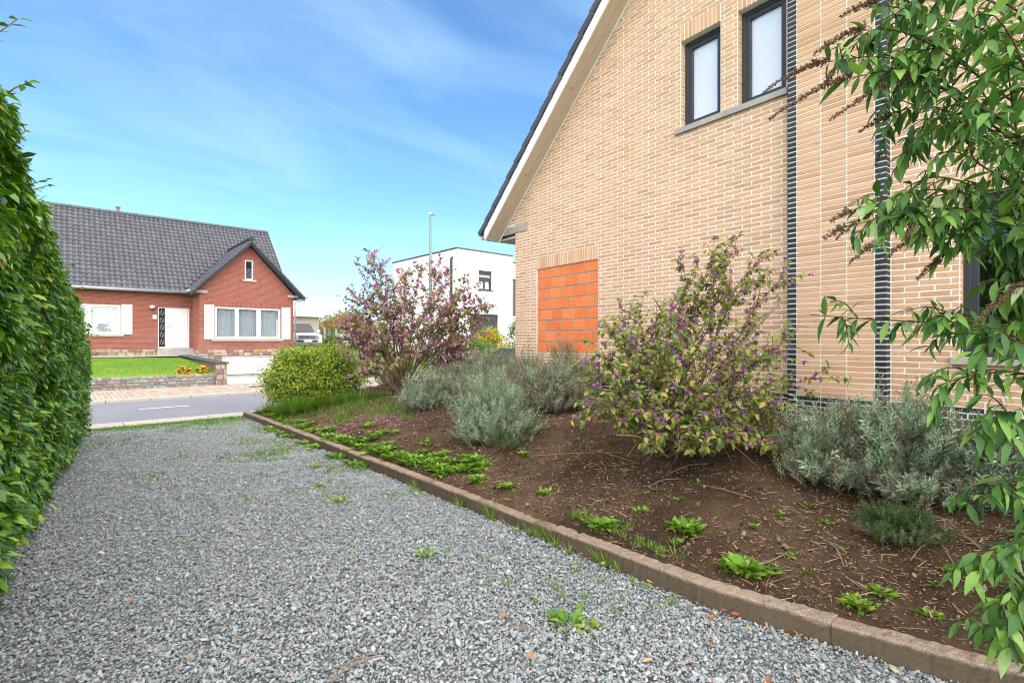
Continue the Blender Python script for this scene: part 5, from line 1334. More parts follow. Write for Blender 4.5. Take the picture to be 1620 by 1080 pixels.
# ------------------------------------------------------------------ lavender and herbs
def shoot_proto(nl=15, wd=.024, ll=.26):
    """one upright shoot of narrow leaves, length 1"""
    V, F = [(-.008, 0, 0), (.008, 0, 0), (0, 1, 0)], [(0, 1, 2)]
    rs = random.Random(nl)
    for i in range(nl):
        t = .12+.88*i/nl; a = i*2.4; l = ll*(1.1-.5*t)
        ox, oz = math.cos(a), math.sin(a); b = len(V); up = rs.uniform(.7, 1.2)
        w = wd
        V += [(0, t, 0), (ox*l*.5-oz*w, t+l*.5*up, oz*l*.5+ox*w), (ox*l*.5+oz*w, t+l*.5*up, oz*l*.5-ox*w), (ox*l, t+l*up*.95, oz*l)]
        F += [(b, b+1, b+2), (b+1, b+3, b+2)]
    return np.array(V, float), np.array(F, int)
SHOOT = [shoot_proto(14), shoot_proto(16), shoot_proto(19)]
SHOOT_NEAR = [shoot_proto(20, .026, .25), shoot_proto(23, .024, .22), shoot_proto(26, .026, .20)]
def lavender(label, base, rx, ry, h, n, mat='lavender', dry=0.25, size=0.16, name='lavender_bush', cat='bush', group='lavender bushes'):
    t = thing(name, label, cat, base, 0, group)
    th = rng.uniform(0, 6.283, n); ph = np.arccos(rng.uniform(0.10, 1, n)); rad = rng.uniform(.62, 1.06, n)
    lump = 0.62+0.62*vnoise(th*1.4+ph*.7, ph*1.9, .42, int(base[0]*100) % 97)
    c = np.column_stack([np.sin(ph)*np.cos(th), np.sin(ph)*np.sin(th), np.cos(ph)])
    tip = c*np.column_stack([np.full(n, rx), np.full(n, ry), np.full(n, h)])*(rad*lump)[:, None]+np.array([0, 0, .04])
    d_ = unit(c*np.array([.8, .8, .6])+np.array([0, 0, .65])+rng.normal(0, .28, (n, 3)))
    S = size*rng.uniform(.6, 1.35, n); T = tip-d_*S[:, None]
    patch = vnoise(th*1.3, ph*1.5, .35, 77)
    isdry = rng.random(n) < np.clip(dry*(.3+1.5*patch)+np.clip(ph-1.1, 0, 1)*.9, 0, 1)
    tall = rng.random(n) < .05; S = np.where(tall, S*1.7, S)
    for mt, q in ((MAT[mat], ~isdry), (MAT['lavender_dry'], isdry)):
        if not q.any(): continue
        ww = rng.integers(0, 3, n)
        sx = np.column_stack([S, S*(1.25 if mt is MAT['lavender_dry'] else 1), S])
        V, F = merge([scatter(*(SHOOT_NEAR if proj_np([base])[2][0] < 5.6 else SHOOT)[k], frames(d_[q & (ww == k)], rdir(int((q & (ww == k)).sum()))), T[q & (ww == k)], sx[q & (ww == k)]) for k in range(3)])
        obj_np('shoots' if mt is MAT[mat] else 'dry_shoots', V, F, mt, t)['kind'] = 'stuff'
    m = MB()
    for i in range(0, n, max(1, n//110)):
        b = Vector((tip[i][0]*.25, tip[i][1]*.25, -.02)); e = Vector(T[i]); m.tube(bezier([b, b.lerp(e, .5)+Vector((0, 0, -.05*h)), e], 4), [.007, .006, .005, .004, .003], 4)
    m.build('woody_stems', MAT['twig'], t)['kind'] = 'stuff'
    return t
LAV = [  # pixel of the base, half widths in px, top y, shoots, dry share, label
    (782, 702, 80, 588, 900, .10, 'plump grey green lavender bush bulging over the weeds near the kerb', .15, 'lavender'),
    (672, 652, 46, 580, 480, .22, 'smaller grey lavender bush below the tall purple berried shrub', .15, 'lavender'),
    (882, 655, 58, 562, 620, .50, 'brownish woody lavender bush between plump lavender and sprawling berry bush', .16, 'lavender'),
    (800, 614, 85, 548, 700, .55, 'pale half dry lavender bush behind the plump one', .17, 'lavender'),
    (905, 596, 48, 535, 380, .35, 'lavender bush standing under the orange bricked up opening', .16, 'lavender'),
    (1345, 778, 98, 632, 950, .22, 'tall lavender bush against the black brick pier corner', .15, 'lavender'),
    (1470, 800, 110, 618, 1150, .15, 'broad grey green lavender bush under the ground floor window', .15, 'lavender'),
    (1590, 815, 70, 650, 600, .25, 'lavender bush half hidden by the hanging butterfly bush leaves', .15, 'lavender'),
    (728, 600, 55, 556, 360, .45, 'pale lavender tuft at the foot of the tall berried shrub', .16, 'lavender'),
    (1440, 862, 66, 798, 420, .05, 'low dark green herb cushion in front of the broad lavender', .09, 'dark_herb'),
    (800, 716, 46, 676, 200, .05, 'low dark green herb tucked beneath the plump lavender', .07, 'dark_herb'),
    (705, 640, 44, 588, 380, .35, 'grey brown lavender directly below the stems of the tall shrub', .15, 'lavender'),
    (925, 632, 40, 560, 380, .65, 'dead looking brown lavender beside the sprawling berry bush', .15, 'lavender'),
    (830, 590, 50, 546, 380, .5, 'faded lavender in front of the silver blue car', .16, 'lavender'),
    (765, 592, 46, 548, 340, .45, 'faded lavender below the yellow shrub', .16, 'lavender'),
    (850, 640, 60, 575, 500, .60, 'brown twiggy lavender bush just behind the plump one', .15, 'lavender'),
    (770, 640, 60, 572, 500, .40, 'greyish lavender bush between the plump one and the tall shrub', .15, 'lavender'),
    (870, 606, 60, 550, 420, .60, 'dry brown lavender at the corner of the beige house', .16, 'lavender'),
    (615, 610, 30, 580, 160, .2, 'small round lavender tuft left of the tall berried shrub', .13, 'lavender'),
]
for (x, y, hw, ty, n, dry, lab, size, mt) in LAV:
    b = on_soil(x, y-2); Y_ = b.x*SA+b.y*CA; rx = hw/810*Y_; h = (y-ty)/810*Y_
    b2 = b+Vector((SA, CA, 0))*rx*.45; b2.z = float(soil_z(b2.x, b2.y))-.02
    lavender(lab, b2, rx*1.0, rx*1.0, max(.08, (540-ty)/810*(Y_+rx*.45)+EYE-b2.z)*0.90, int(n*(2.0 if Y_ < 5 else 2.4)), mt, dry, size*1.0, 'lavender_bush' if mt == 'lavender' else 'herb_cushion', 'bush' if mt == 'lavender' else 'herb', 'lavender bushes' if mt == 'lavender' else 'dark herb cushions')

# ------------------------------------------------------------------ rounded leafy shrubs and trees
def leaf_mass(parent, c, rx, ry, rz, n, size, mat, seed, name='foliage', lump=.35, clumps=0):
    v = rdir(n); v[:, 2] = np.where(v[:, 2] < -.55, -v[:, 2], v[:, 2])
    th = np.arctan2(v[:, 1], v[:, 0]); k = (1-lump*.5)+lump*vnoise(th*1.1, v[:, 2]*1.7, .38, seed)
    rad = rng.uniform(.25, 1.0, n)**.38*k*rng.uniform(.92, 1.08, n)
    T = np.array(c)+v*np.array([rx, ry, rz])*rad[:, None]
    if clumps:
        cv = rdir(clumps); cv[:, 2] = np.where(cv[:, 2] < -.75, -cv[:, 2], cv[:, 2]); cc = np.array(c)+cv*np.array([rx, ry, rz])*rng.uniform(.55, 1.0, (clumps, 1))
        w_ = rng.integers(0, clumps, n); o_ = rng.normal(0, 1, (n, 3))*np.array([.10, .10, .085]); T = cc[w_]+o_; v = unit(cv[w_]+o_*4)
    d_ = unit(v*.8+rdir(n)*.8+np.array([0, 0, .25])); nr = unit(v*.5+rdir(n)*.5+np.array([0, 0, .8]))
    protos = [leaf_proto(1, .28, .3, .2, .45, 2), leaf_proto(1, .34, .2, .3, .45, 2)]
    return leafy(parent, protos, frames(d_, nr), T, size*rng.uniform(.6, 1.3, n), MAT[mat], 0, mass=name)
def stems(parent, n, rx, rz, r=.012):
    m = MB()
    for i in range(n):
        a = random.uniform(0, 6.283); e = Vector((math.cos(a)*rx*random.uniform(.2, .7), math.sin(a)*rx*random.uniform(.2, .7), rz*random.uniform(.6, 1.2)))
        m.tube(bezier([(random.uniform(-.1, .1), random.uniform(-.1, .1), -.05), e*.5+Vector((0, 0, .05)), e], 5), [r, r*.9, r*.8, r*.7, r*.5, r*.3], 5)
    m.build('stems', MAT['bark'], parent)
def shrub(name, label, base, rx, rz, n, size, mat, seed, cat='shrub', group=None, lump=.35, clumps=0):
    t = thing(name, label, cat, base, 0, group)
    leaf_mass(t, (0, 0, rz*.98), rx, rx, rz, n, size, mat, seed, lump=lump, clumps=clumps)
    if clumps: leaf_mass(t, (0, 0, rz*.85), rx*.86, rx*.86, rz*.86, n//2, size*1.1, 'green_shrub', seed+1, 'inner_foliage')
    stems(t, 26, rx, rz*1.4); return t
b = at(498, 628, 11.4); b.z = 0.06
shrub('spiraea_shrub', 'dense rounded yellow green shrub beside the white post', b, 1.12, 0.76, 24000, .05, 'shrub_yellow', 3, clumps=200)
for (x, Y_, rx, rz, mt, lab, n) in ((775, 24.5, .9, 1.15, 'golden', 'taller golden conifer shrub before the white house', 3600), (752, 23.0, 1.0, .85, 'green_shrub', 'green shrub under the golden conifer before the white house', 2600), (800, 23.2, .75, .75, 'golden', 'lower yellow shrub next to the beige house corner', 2400), (818, 25.5, .5, 1.35, 'green_shrub', 'narrow dark green shrub right at the beige house corner', 1800)):
    b = at(x, 540, Y_); b.z = 0
    shrub('garden_shrub', lab, b, rx, rz, n, .10, mt, int(x), group='shrubs before the white house')
b = at(527, 540, 34); b.z = .9; shrub('garden_shrub', 'round bright green shrub behind the yellow green shrub by the fence', b, .75, .55, 1500, .10, 'green_shrub', 5)
def tree(label, base, h, cr, mat, seed, n=3600):
    t = thing('autumn_tree', label, 'tree', base, 0, 'distant autumn trees')
    m = MB().tube([(0, 0, -.2), (.05, 0, h*.3), (0, .08, h*.55), (.05, 0, h*.85)], [.16, .13, .09, .03], 8)
    for k in range(9):
        a = k*2.4; z0 = h*(.3+.055*k); m.tube(bezier([(0, 0, z0), (math.cos(a)*cr*.4, math.sin(a)*cr*.4, z0+h*.1), (math.cos(a)*cr*.8, math.sin(a)*cr*.8, z0+h*.22)], 4), [.06, .05, .04, .03, .015], 5)
    m.build('trunk', MAT['bark'], t, True)
    cs = [(0, 0, h*.65, cr*.75, h*.33)]+[(math.cos(a)*cr*.55, math.sin(a)*cr*.55, h*random.uniform(.45, .75), cr*.5, h*.2) for a in np.linspace(0, 5.5, 6)]
    Vs = []
    for (x, y_, z, rr, rz) in cs:
        k = n//7; v = rdir(k); T = np.array((x, y_, z))+v*np.array([rr, rr, rz])*(rng.uniform(.2, 1, k)**.45)[:, None]*(.7+.5*vnoise(np.arctan2(v[:, 1], v[:, 0]), v[:, 2]*2, .3, seed))[:, None]
        Vs.append(scatter(*leaf_proto(1, .34, .2, .3, .45, 2), frames(rdir(k), rdir(k)), T, rng.uniform(.10, .24, k)))
    V, F = merge(Vs); o = obj_np('crown', V, F, MAT[mat], t); o['kind'] = 'stuff'
for (x, Y_, top, cr, lab) in ((548, 62, 482, 2.6, 'broad orange brown autumn tree behind the purple berried shrub'), (524, 70, 488, 2.4, 'orange autumn tree in the gap right of the pickup truck'), (503, 66, 508, 1.6, 'small orange tree close to the low white building'), (575, 75, 490, 3.0, 'autumn tree mostly hidden by the purple berried shrub'), (600, 68, 505, 2.6, 'low autumn tree left of the white house')):
    b = at(x, 540, Y_); b.z = 0.0; tree(lab, b, EYE+(540-top)/810*Y_, cr, 'autumn', int(x))

# ------------------------------------------------------------------ butterfly bush hanging in from the side
bb_base = Vector((4.25, 0.05, 0.30))
bb = thing('butterfly_bush', 'large butterfly bush with drooping leaves and withered brown flower spikes', 'bush', bb_base)
BR = [  # points (px, py, depth) of a branch, length of the withered spike at its end
    ([(1700, 200, 2.7), (1560, 60, 2.7), (1450, 20, 2.6), (1375, 5, 2.55)], .17),
    ([(1700, 260, 2.6), (1560, 130, 2.6), (1440, 55, 2.55), (1352, 48, 2.5)], .24),
    ([(1710, 330, 2.7), (1560, 180, 2.7), (1420, 95, 2.6), (1290, 100, 2.55)], .30),
    ([(1700, 330, 2.5), (1560, 190, 2.5), (1440, 115, 2.5), (1320, 128, 2.5)], .37),
    ([(1690, 350, 2.6), (1580, 230, 2.6), (1490, 140, 2.55), (1425, 125, 2.5)], .42),
    ([(1700, 360, 2.8), (1600, 250, 2.8), (1480, 170, 2.7), (1400, 185, 2.7)], .16),
    ([(1720, 420, 2.6), (1620, 290, 2.6), (1540, 160, 2.55), (1535, 165, 2.5)], 0),
    ([(1700, 420, 2.4), (1610, 300, 2.4), (1540, 250, 2.4), (1530, 180, 2.4)], 0),
    ([(1720, 440, 2.8), (1600, 330, 2.8), (1480, 280, 2.75), (1370, 342, 2.7)], .20),
    ([(1720, 460, 2.6), (1600, 330, 2.6), (1480, 310, 2.55), (1385, 385, 2.5)], .16),
    ([(1720, 480, 2.5), (1610, 370, 2.5), (1510, 330, 2.5), (1445, 375, 2.5)], .20),
    ([(1720, 480, 2.7), (1610, 360, 2.7), (1540, 330, 2.7), (1480, 415, 2.7)], .13),
    ([(1720, 520, 2.4), (1630, 300, 2.4), (1600, 150, 2.4), (1590, 40, 2.4)], 0),
    ([(1700, 540, 2.6), (1560, 512, 2.6), (1430, 508, 2.6), (1282, 498, 2.6)], 0),
    ([(1740, 640, 2.4), (1640, 530, 2.4), (1560, 500, 2.4), (1470, 505, 2.4)], 0),
    ([(1740, 620, 2.3), (1650, 480, 2.3), (1610, 455, 2.3), (1610, 455, 2.25)], .30),
    ([(1740, 660, 2.2), (1650, 560, 2.2), (1590, 540, 2.2), (1540, 560, 2.2)], 0),
    ([(1740, 700, 2.3), (1640, 600, 2.3), (1560, 590, 2.3), (1475, 612, 2.3)], 0),
    ([(1740, 760, 2.2), (1650, 680, 2.2), (1580, 660, 2.2), (1530, 690, 2.2)], 0),
    ([(1740, 820, 2.3), (1650, 770, 2.3), (1590, 770, 2.3), (1520, 800, 2.3)], 0),
    ([(1740, 880, 2.1), (1660, 850, 2.1), (1600, 860, 2.1), (1545, 880, 2.1)], 0),
    ([(1740, 950, 2.0), (1660, 930, 2.0), (1610, 940, 2.0), (1570, 955, 2.0)], 0),
    ([(1740, 1000, 2.0), (1680, 980, 2.0), (1620, 985, 2.0), (1540, 995, 2.0)], 0),
    ([(1720, 300, 2.2), (1640, 150, 2.2), (1600, 60, 2.2), (1560, 10, 2.2)], 0),
    ([(1720, 400, 2.2), (1640, 260, 2.2), (1600, 200, 2.2), (1550, 170, 2.2)], 0),
    ([(1720, 420, 2.9), (1560, 230, 2.9), (1470, 200, 2.9), (1420, 230, 2.9)], 0),
    ([(1720, 120, 2.4), (1640, 40, 2.4), (1560, -10, 2.4), (1480, -30, 2.4)], 0),
    ([(1720, 180, 2.8), (1600, 20, 2.8), (1500, 50, 2.8), (1420, 80, 2.8)], 0),
    ([(1720, 200, 2.6), (1580, 60, 2.6), (1450, 30, 2.6), (1340, 70, 2.6)], 0),
    ([(1720, 220, 2.5), (1580, 100, 2.5), (1460, 80, 2.5), (1370, 150, 2.5)], 0),
    ([(1720, 150, 2.5), (1600, 20, 2.5), (1490, -10, 2.5), (1400, 30, 2.5)], 0),
    ([(1720, 300, 2.7), (1600, 170, 2.7), (1500, 190, 2.7), (1430, 250, 2.7)], 0),
    ([(1720, 440, 2.7), (1600, 330, 2.7), (1470, 300, 2.65), (1340, 335, 2.6)], .1),
    ([(1720, 440, 2.5), (1600, 350, 2.5), (1480, 330, 2.5), (1330, 360, 2.5)], .1),
    ([(1720, 460, 2.6), (1600, 380, 2.6), (1500, 370, 2.6), (1410, 350, 2.6)], 0),
]
m = MB(); T, D, Nn, S, SP = [], [], [], [], []
for pts, spl in BR:
    P = [at(*q) for q in pts]
    c = bezier([bb_base+Vector((random.uniform(-.15, .15), random.uniform(-.15, .15), 0)), bb_base.lerp(P[0], .6)+Vector((random.uniform(.0, .35), random.uniform(-.35, .0), .15))]+P, 30)
    m.tube([q-bb_base for q in c], [.011*(1-.028*i) for i in range(31)], 6)
    def leaves_on(cc, start, step, size):
        acc = 0; side = random.random() < .5
        for i in range(start, len(cc)-1):
            acc += (cc[i+1]-cc[i]).length
            if acc < step: continue
            acc = 0; side = not side
            ax = (cc[i+1]-cc[i]).normalized(); up = Vector((0, 0, 1)); sd = ax.cross(up); sd = sd.normalized() if sd.length > .1 else Vector((1, 0, 0))
            if side: sd = (sd*.35+ax.cross(sd)*.9).normalized()
            for s_ in (-1, 1):
                dv = sd*s_*.75+ax*random.uniform(.2, .7)+Vector((0, 0, random.uniform(-1.05, -.1)))
                T.append(cc[i]-bb_base); D.append(dv); Nn.append(up+Vector(rdir(1)[0])*.5); S.append(size*random.uniform(.6, 1.15))
                if random.random() < .45:      # pair of young leaves in the axil
                    T.append(cc[i]-bb_base); D.append(sd*s_*.4+ax+Vector(rdir(1)[0])*.6); Nn.append(up+Vector(rdir(1)[0])*.5); S.append(size*random.uniform(.3, .5))
    leaves_on(c, 16, .038, .135)
    leaves_on(c[:12], 3, .09, .13)
    # side shoots
    for k in range(6):
        i = random.randint(16, 28); p = c[i]; ax = (c[i+1]-c[i-1]).normalized(); dv = (ax*.7+Vector(rdir(1)[0])*.7+Vector((0, 0, -.1))).normalized(); l = random.uniform(.10, .24)
        cc = bezier([p, p+dv*l*.5+Vector((0, 0, .02)), p+dv*l+Vector((0, 0, -.04))], 8); m.tube([q-bb_base for q in cc], [.004-.0003*j for j in range(9)], 4); leaves_on(cc, 1, .030, .105)
        if spl and random.random() < .10: SP.append((cc[-1], (cc[-1]-cc[-3]).normalized(), random.uniform(.06, .13), .015))
    if spl:
        ax = (c[-1]-c[-4]).normalized(); ax = (ax*.4+Vector((-CA, SA, 0))*.9+Vector((0, 0, random.uniform(-.45, -.25)))).normalized(); SP.append((c[-1]-ax*spl*.25, ax, spl*1.15, .021))
m.build('branches', MAT['dark_twig'], bb, True)
T, D, Nn = (np.array([list(q) for q in a]) for a in (T, D, Nn)); S = np.array(S)
protos = [leaf_proto(1, w, fd, cl, pk_, 4) for w, fd, cl, pk_ in ((.15, .35, .30, .38), (.175, .25, .42, .40), (.13, .45, .22, .36))]
FMx = frames(D, Nn); which = rng.integers(0, 3, len(T)); parts = np.zeros(len(T), bool)
px, py, Yd = proj_np(T+np.array(bb_base)); sc_ = np.where((px > 0) & (px < 1600) & (py > 5) & (py < 1075), S/Yd, 0); ii = np.argsort(-sc_)[:300]; parts[ii] = True
ms_ = [mesh_np('leaf', V, F, MAT['buddleja_leaf'], True) for V, F in protos]
for i in ii:
    o = put(bpy.data.objects.new('leaf', ms_[which[i]]), bb); s_ = float(S[i])
    o.matrix_basis = Matrix.Translation(T[i]) @ Matrix(FMx[i].tolist()).to_4x4() @ Matrix.Diagonal((s_, s_, s_, 1))
V, F = merge([scatter(*protos[k], FMx[(~parts) & (which == k)], T[(~parts) & (which == k)], S[(~parts) & (which == k)]) for k in range(3)])
obj_np('foliage', V, F, MAT['buddleja_leaf'], bb, True)['kind'] = 'stuff'
bitV = np.array([(0, 0, 0), (.3, .4, .1), (-.3, .4, .1), (0, .4, -.3), (0, 1, 0)], float); bitF = np.array([(0, 2, 1), (0, 1, 3), (0, 3, 2), (4, 1, 2), (4, 3, 1), (4, 2, 3)])
for (p, ax, l, r_) in SP:
    a1 = np.array(ax.orthogonal().normalized()); a2 = np.cross(np.array(ax), a1); A = np.array(ax); Pl, Dl = [], []
    bend = np.array([0, 0, -.22*l]); k = int(l/.0075)
    for q in range(k):
        u = q/k; c = np.array(p-bb_base)+A*(u*l)+bend*u*u
        for _ in range(3):
            th = random.uniform(0, 6.283); o_ = np.cos(th)*a1+np.sin(th)*a2; tl = r_*(1.25-1.05*u)*random.uniform(.35, 1.35); dd = unit(o_+A*.8)
            nb = max(3, int(tl/.0022)); w = rng.random(nb)[:, None]
            Pl.append(c+dd*tl*w+rng.normal(0, .0022, (nb, 3))); Dl.append(np.tile(dd, (nb, 1))+rdir(nb)*.9)
    P = np.concatenate(Pl); D = np.concatenate(Dl); n = len(P)
    V, F = scatter(bitV, bitF, frames(D, rdir(n)), P, rng.uniform(.007, .0125, n))
    obj_np('flower_spike', V, F, MAT['spike'], bb)

# ------------------------------------------------------------------ weeds and grass
WEEDP = [leaf_proto(1, w, fd, cl, .62, 4, .03) for w, fd, cl in ((.23, .25, .35), (.27, .15, .5), (.20, .35, .25))]
WMESH = [mesh_np('leaf', V, F, MAT['weed_leaf'], True) for V, F in WEEDP]
def weed(name, label, pos, size, n, group, parts_, flat=.45):
    t = thing(name, label, 'weed', pos, random.uniform(0, 6.28), group); n = int(n*3.0)
    th = np.arange(n)*2.4+rng.normal(0, .3, n); ring = np.linspace(0, 1, n); lift = (1-ring)*1.8+flat*rng.uniform(.4, 2.6, n)
    D = np.column_stack([np.cos(th), np.sin(th), lift]); Nn = np.tile([[0, 0, 1.]], (n, 1))+rng.normal(0, .2, (n, 3)); S = 1.2*size*(.5+.5*ring)*rng.uniform(.8, 1.15, n); rr_ = size*np.abs(rng.normal(0, .62, n)); T = np.column_stack([np.cos(th)*rr_, np.sin(th)*rr_, np.full(n, -.006)])
    FM = frames(D, Nn); w = rng.integers(0, 3, n)
    if parts_:
        for i in range(n):
            o = put(bpy.data.objects.new('leaf', WMESH[w[i]]), t); s_ = float(S[i]); o.matrix_basis = Matrix.Translation(T[i]) @ Matrix(FM[i].tolist()).to_4x4() @ Matrix.Diagonal((s_, s_, s_, 1))
    else:
        V, F = merge([scatter(*WEEDP[k], FM[w == k], T[w == k], S[w == k]) for k in range(3)]); obj_np('leaves', V, F, MAT['weed_leaf'], t, True)['kind'] = 'stuff'
    return t
G1 = 'leafy weed rosettes in the flower bed'
BIG = [(1178, 905, .13, 26, 'biggest bright green weed rosette, close to the kerb'), (1085, 838, .12, 30, 'wide bright green weed clump in the middle of the bare soil'), (1357, 958, .075, 20, 'frilly weed rosette in the bare soil near the butterfly bush'), (1396, 940, .065, 15, 'broad leaved weed rosette just behind the frilly one'), (1470, 975, .055, 9, 'sparse weed seedling nearest the butterfly bush'), (956, 832, .10, 22, 'weed clump just behind the grassy stretch of the kerb'), (862, 780, .075, 18, 'round neat weed rosette alone on the soil'), (800, 772, .085, 16, 'weed rosette left of the round neat one'), (755, 762, .085, 16, 'weed clump near the kerb behind the weed free stretch'), (757, 742, .075, 15, 'weed rosette a little above the kerb under the plump lavender'), (830, 720, .07, 14, 'weed rosette right below the plump lavender'), (720, 730, .075, 16, 'weed rosette in the row, nearest the plump lavender'), (1012, 808, .06, 12, 'small round weed left of the wide clump')]
for (x, y, sz, n, lab) in BIG:
    weed('weed_rosette', lab, on_soil(x, y), sz*.82, int(n*1.5), G1, True)
SMALL = [(1195, 835), (1250, 880), (1275, 800), (1105, 765), (1045, 720), (915, 695), (935, 700), (1040, 775), (1330, 870), (1505, 905), (1240, 815), (1285, 905), (1310, 830), (985, 745), (1075, 790), (1480, 925), (1225, 900)]
for k, (x, y) in enumerate(SMALL):
    weed('weed_seedling', 'tiny weed seedling on the bare brown soil', on_soil(x, y), random.uniform(.03, .05), 8, 'tiny weed seedlings on the soil', False)
for k in range(44):
    u = k/43; x = 428+u*290+random.uniform(-5, 5); y = 661+.318*(x-425)-random.random()**2*12
    weed('kerbside_weed', 'bright green weed in the dense row behind the far kerb', on_soil(x, y), random.uniform(.07, .12), 14, 'weeds in a row behind the far kerb', False)
for k in range(30):
    x = random.uniform(560, 770); y = min(661+.318*(x-425)-random.uniform(6, 42), 760)
    weed('bed_weed', 'green weed scattered on the slope below the lavender', on_soil(x, y), random.uniform(.06, .10), 12, 'weeds on the slope below the lavender', False)
for (x, y, sz, n, lab) in ((672, 880, .075, 9, 'lone dandelion like weed in the middle of the gravel'), (898, 985, .085, 10, 'weed growing in the gravel nearest the camera'), (935, 992, .05, 6, 'smaller weed just right of the nearest gravel weed'), (535, 792, .07, 9, 'pair leaved weed in the far gravel'), (505, 770, .06, 8, 'yellowish weed in the far gravel beside the grass patch'), (498, 738, .06, 9, 'weed in the gravel left of the mossy patch')):
    weed('gravel_weed', lab, on_ground(x, y, 0.0), sz, n, 'single weeds in the gravel', True, .25)
for (x, y) in ((540, 724), (565, 735), (520, 706), (500, 700), (462, 685), (440, 682), (575, 738), (430, 680), (475, 690)):
    q = on_ground(x, y, 0.0); q.x = min(q.x, float(kerb_r(q.y))-.05)
    weed('kerb_foot_weed', 'green weed squeezed against the gravel side of the kerb', q, random.uniform(.09, .13), 13, 'weeds at the foot of the kerb', False)
# grass tufts
BLADE = (np.array([(-.5, 0, 0), (.5, 0, 0), (.38, .5, -.04), (-.38, .5, -.04), (0, 1, -.16)], float), np.array([(0, 1, 2), (0, 2, 3), (3, 2, 4)]))
def tuft(label, pos, h, n, spread, group, cat='grass', name='grass_tuft', w=.0045):
    a = rng.uniform(0, 6.283, n); k = rng.uniform(.1, 1, n)**.6*spread
    T = np.column_stack([np.cos(a)*k*.4, np.sin(a)*k*.4, np.zeros(n)]); D = np.column_stack([np.cos(a)*k*1.6/max(spread, .01)*.55, np.sin(a)*k*1.6/max(spread, .01)*.55, np.ones(n)])
    V, F = scatter(*BLADE, frames(D, np.column_stack([-np.cos(a), -np.sin(a), np.full(n, .6)])), T, np.column_stack([np.full(n, w), h*rng.uniform(.45, 1.1, n), h*rng.uniform(.3, 1.4, n)]))
    t = thing(name, label, cat, pos, 0, group); obj_np('blades', V, F, MAT['grass_blade'], t)['kind'] = 'stuff'
for (x, y, h, n) in ((772, 818, .16, 16), (780, 812, .13, 14), (800, 822, .08, 10), (845, 838, .12, 18), (862, 842, .14, 16), (880, 846, .15, 22), (896, 852, .12, 14), (905, 866, .08, 12), (955, 878, .13, 16), (970, 884, .12, 12), (650, 768, .12, 12), (730, 795, .13, 12), (990, 892, .11, 10), (820, 836, .07, 10)):
    q = on_ground(x, y+6); q.x = float(kerb_r(q.y))-random.uniform(.015, .06)
    tuft('thin grass tuft sprouting along the gravel side of the kerb', q, h*1.35, int(n*1.9), .055, 'grass tufts along the kerb', w=.007)
for (x, y) in ((740, 865), (765, 885), (820, 895), (760, 925), (800, 925), (845, 955), (985, 950), (1030, 960), (1045, 965), (975, 970), (910, 905), (880, 930), (890, 945), (950, 920), (1020, 930), (635, 845), (710, 875), (925, 945), (870, 925), (1000, 920), (1060, 955), (620, 825)):
    tuft('wispy grass seedling standing in the open gravel', on_ground(x, y), random.uniform(.06, .11), random.randint(8, 14), .035, 'grass seedlings in the gravel', w=.006)
for (x, y, h, n) in ((432, 656, .38, 260), (448, 658, .36, 260), (466, 655, .42, 320), (484, 650, .40, 300), (505, 645, .36, 260), (527, 640, .34, 260), (548, 636, .30, 220), (570, 634, .28, 200), (600, 628, .22, 160), (416, 654, .22, 160)):
    tuft('long green grass clump at the street end of the bed', on_soil(x, y), h*random.uniform(.8, 1.35), int(n*random.uniform(.6, 1.3)), .30, 'long grass clumps by the white post', w=.010)
P = []
for k in range(46):
    c = on_soil(random.uniform(455, 660), 640+random.uniform(-6, 26)); P += [(c.x+random.gauss(0, .09), c.y+random.gauss(0, .12)) for _ in range(60)]
P = np.array(P); P = P[P[:, 0] > kerb_r(P[:, 1])+.13]; n = len(P); P = np.column_stack([P, soil_z(P[:, 0], P[:, 1])]); dv = np.column_stack([rng.normal(0, .5, n), rng.normal(0, .5, n), np.ones(n)])
V, F = scatter(*BLADE, frames(dv, rdir(n)), P, np.column_stack([np.full(n, .008), rng.uniform(.05, .15, n), rng.uniform(.04, .14, n)]))
tag(obj_np('short_grass', V, F, MAT['grass_blade']), 'short grass between the yellow green shrub and the bare soil', 'grass', None, 'stuff')
for k in range(17):
    u = k/16; x = 905+u*175; y = 826+u*62
    tuft('grass strip growing along the bed side of the kerb', on_soil(x+random.uniform(-14, 10), y+random.uniform(-26, 2)*random.random()), random.uniform(.05, .13), random.randint(14, 48), random.uniform(.06, .16), 'grass strip behind the kerb', w=.0055)
# sparse moss and weeds in the far gravel, grass fringe at the gutter
n = 24000; P = np.column_stack([rng.uniform(.0, 3.03, n), rng.uniform(2.5, 12.4, n), np.full(n, -.004)])
dn = vnoise(P[:, 0], P[:, 1], .45, 41)*.6+vnoise(P[:, 0], P[:, 1], .15, 42)*.4+np.clip((P[:, 1]-11.5)*.35, 0, .4)+np.clip((P[:, 0]-1.9)*.10, -.12, .12)+np.clip((P[:, 1]-8)*.035, -.14, .1)
P = P[rng.random(len(P)) < np.clip((dn-.56)*4, 0, 1)]; n = len(P)
dv = np.column_stack([rng.normal(0, .8, n), rng.normal(0, .8, n), np.ones(n)*.8])
V, F = scatter(*BLADE, frames(dv, rdir(n)), P, np.column_stack([rng.uniform(.006, .018, n), rng.uniform(.025, .07, n), rng.uniform(.02, .06, n)]))
tag(obj_np('sparse_grass', V, F, MAT['grass_blade']), 'sparse grass and moss creeping through the far gravel', 'grass', None, 'stuff')
n = 4200; P = np.column_stack([rng.uniform(-.3, 3.3, n), 12.36-rng.exponential(.12, n), np.full(n, -.004)])
P = P[rng.random(len(P)) < .25+.75*vnoise(P[:, 0], P[:, 1], .4, 47)]; n = len(P); dv = np.column_stack([rng.normal(0, .8, n), rng.normal(0, .8, n), np.ones(n)])
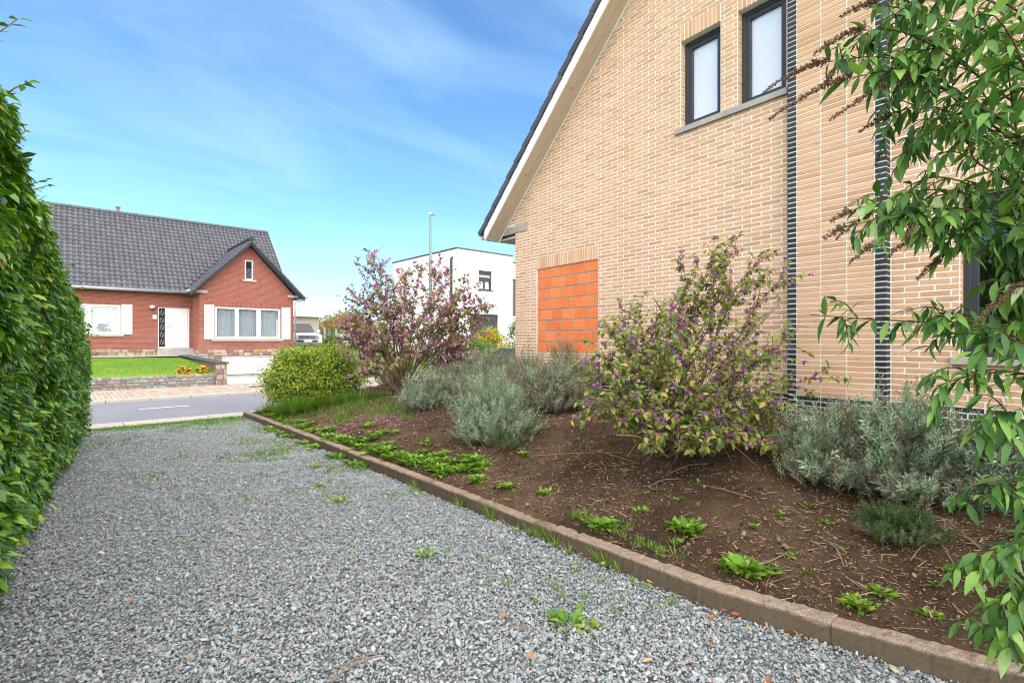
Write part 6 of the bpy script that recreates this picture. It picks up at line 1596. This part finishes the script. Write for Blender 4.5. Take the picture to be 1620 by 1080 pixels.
V, F = scatter(*BLADE, frames(dv, rdir(n)), P, np.column_stack([rng.uniform(.006, .014, n), rng.uniform(.03, .07, n), rng.uniform(.02, .06, n)]))
tag(obj_np('gutter_grass', V, F, MAT['grass_blade']), 'thin grass fringe between the gravel and the gutter slabs', 'grass', None, 'stuff')
# fallen leaves
pts = []
for (x, y, k, sp) in ((940, 885, 14, .22), (905, 868, 12, .2), (1010, 905, 12, .22), (1110, 945, 10, .2), (60, 905, 8, .3), (140, 690, 26, .5), (220, 950, 4, .4), (1230, 1000, 10, .25), (500, 960, 6, .8), (600, 880, 6, .8), (400, 850, 6, .8), (300, 1000, 5, .5), (780, 990, 6, .5), (1050, 1010, 8, .4), (470, 700, 14, .4), (1350, 1040, 6, .3), (700, 780, 10, .3)):
    c = on_ground(x, y)
    for _ in range(k): pts.append((c.x+random.gauss(0, sp*.5), c.y+random.gauss(0, sp*.5)))
P = np.array(pts); P = P[P[:, 0] < kerb_r(P[:, 1])-.01]; n = len(P)
dv = np.column_stack([rng.normal(0, 1, n), rng.normal(0, 1, n), rng.normal(0, .2, n)])
V, F = scatter(*leaf_proto(1, .26, .5, -.2, .45, 3), frames(dv, np.tile([[0, 0, 1.]], (n, 1))+rng.normal(0, .35, (n, 3))), np.column_stack([P, rng.uniform(.014, .024, n)]), rng.uniform(.025, .06, n))
tag(obj_np('fallen_leaves', V, F, MAT['fallen_leaf']), 'brown and orange fallen leaves lying on the gravel', 'leaves', None, 'stuff')
# purple berries dropped on the soil under the far shrub
n = 500; c = on_soil(610, 662); P = np.column_stack([c.x+rng.normal(0, .45, n), c.y+rng.normal(0, .6, n)]); P = P[P[:, 0] > 3.3]; n = len(P)
V, F = scatter(BERRY_V, BERRY_F, np.tile(np.eye(3)[None], (n, 1, 1)), np.column_stack([P, soil_z(P[:, 0], P[:, 1])+.006]), rng.uniform(.006, .011, n))
tag(obj_np('fallen_berries', V, F, MAT['berry']), 'purple berries dropped on the soil below the tall shrub', 'berries', None, 'stuff')
m = MB()
for (x0, y0, x1, y1) in ((520, 1078, 598, 1036), (540, 1055, 590, 1040), (590, 930, 640, 925), (640, 955, 672, 970)):
    A, B_ = on_ground(x0, y0, .02), on_ground(x1, y1, .02); m = MB().tube(bezier([A, (A+B_)/2+Vector((.01, .02, .01)), B_], 5), .0035, 5)
    tag(m.build('dry_twig', MAT['twig']), 'thin dry twig lying loose on the grey gravel', 'twig', 'dry twigs on the gravel')
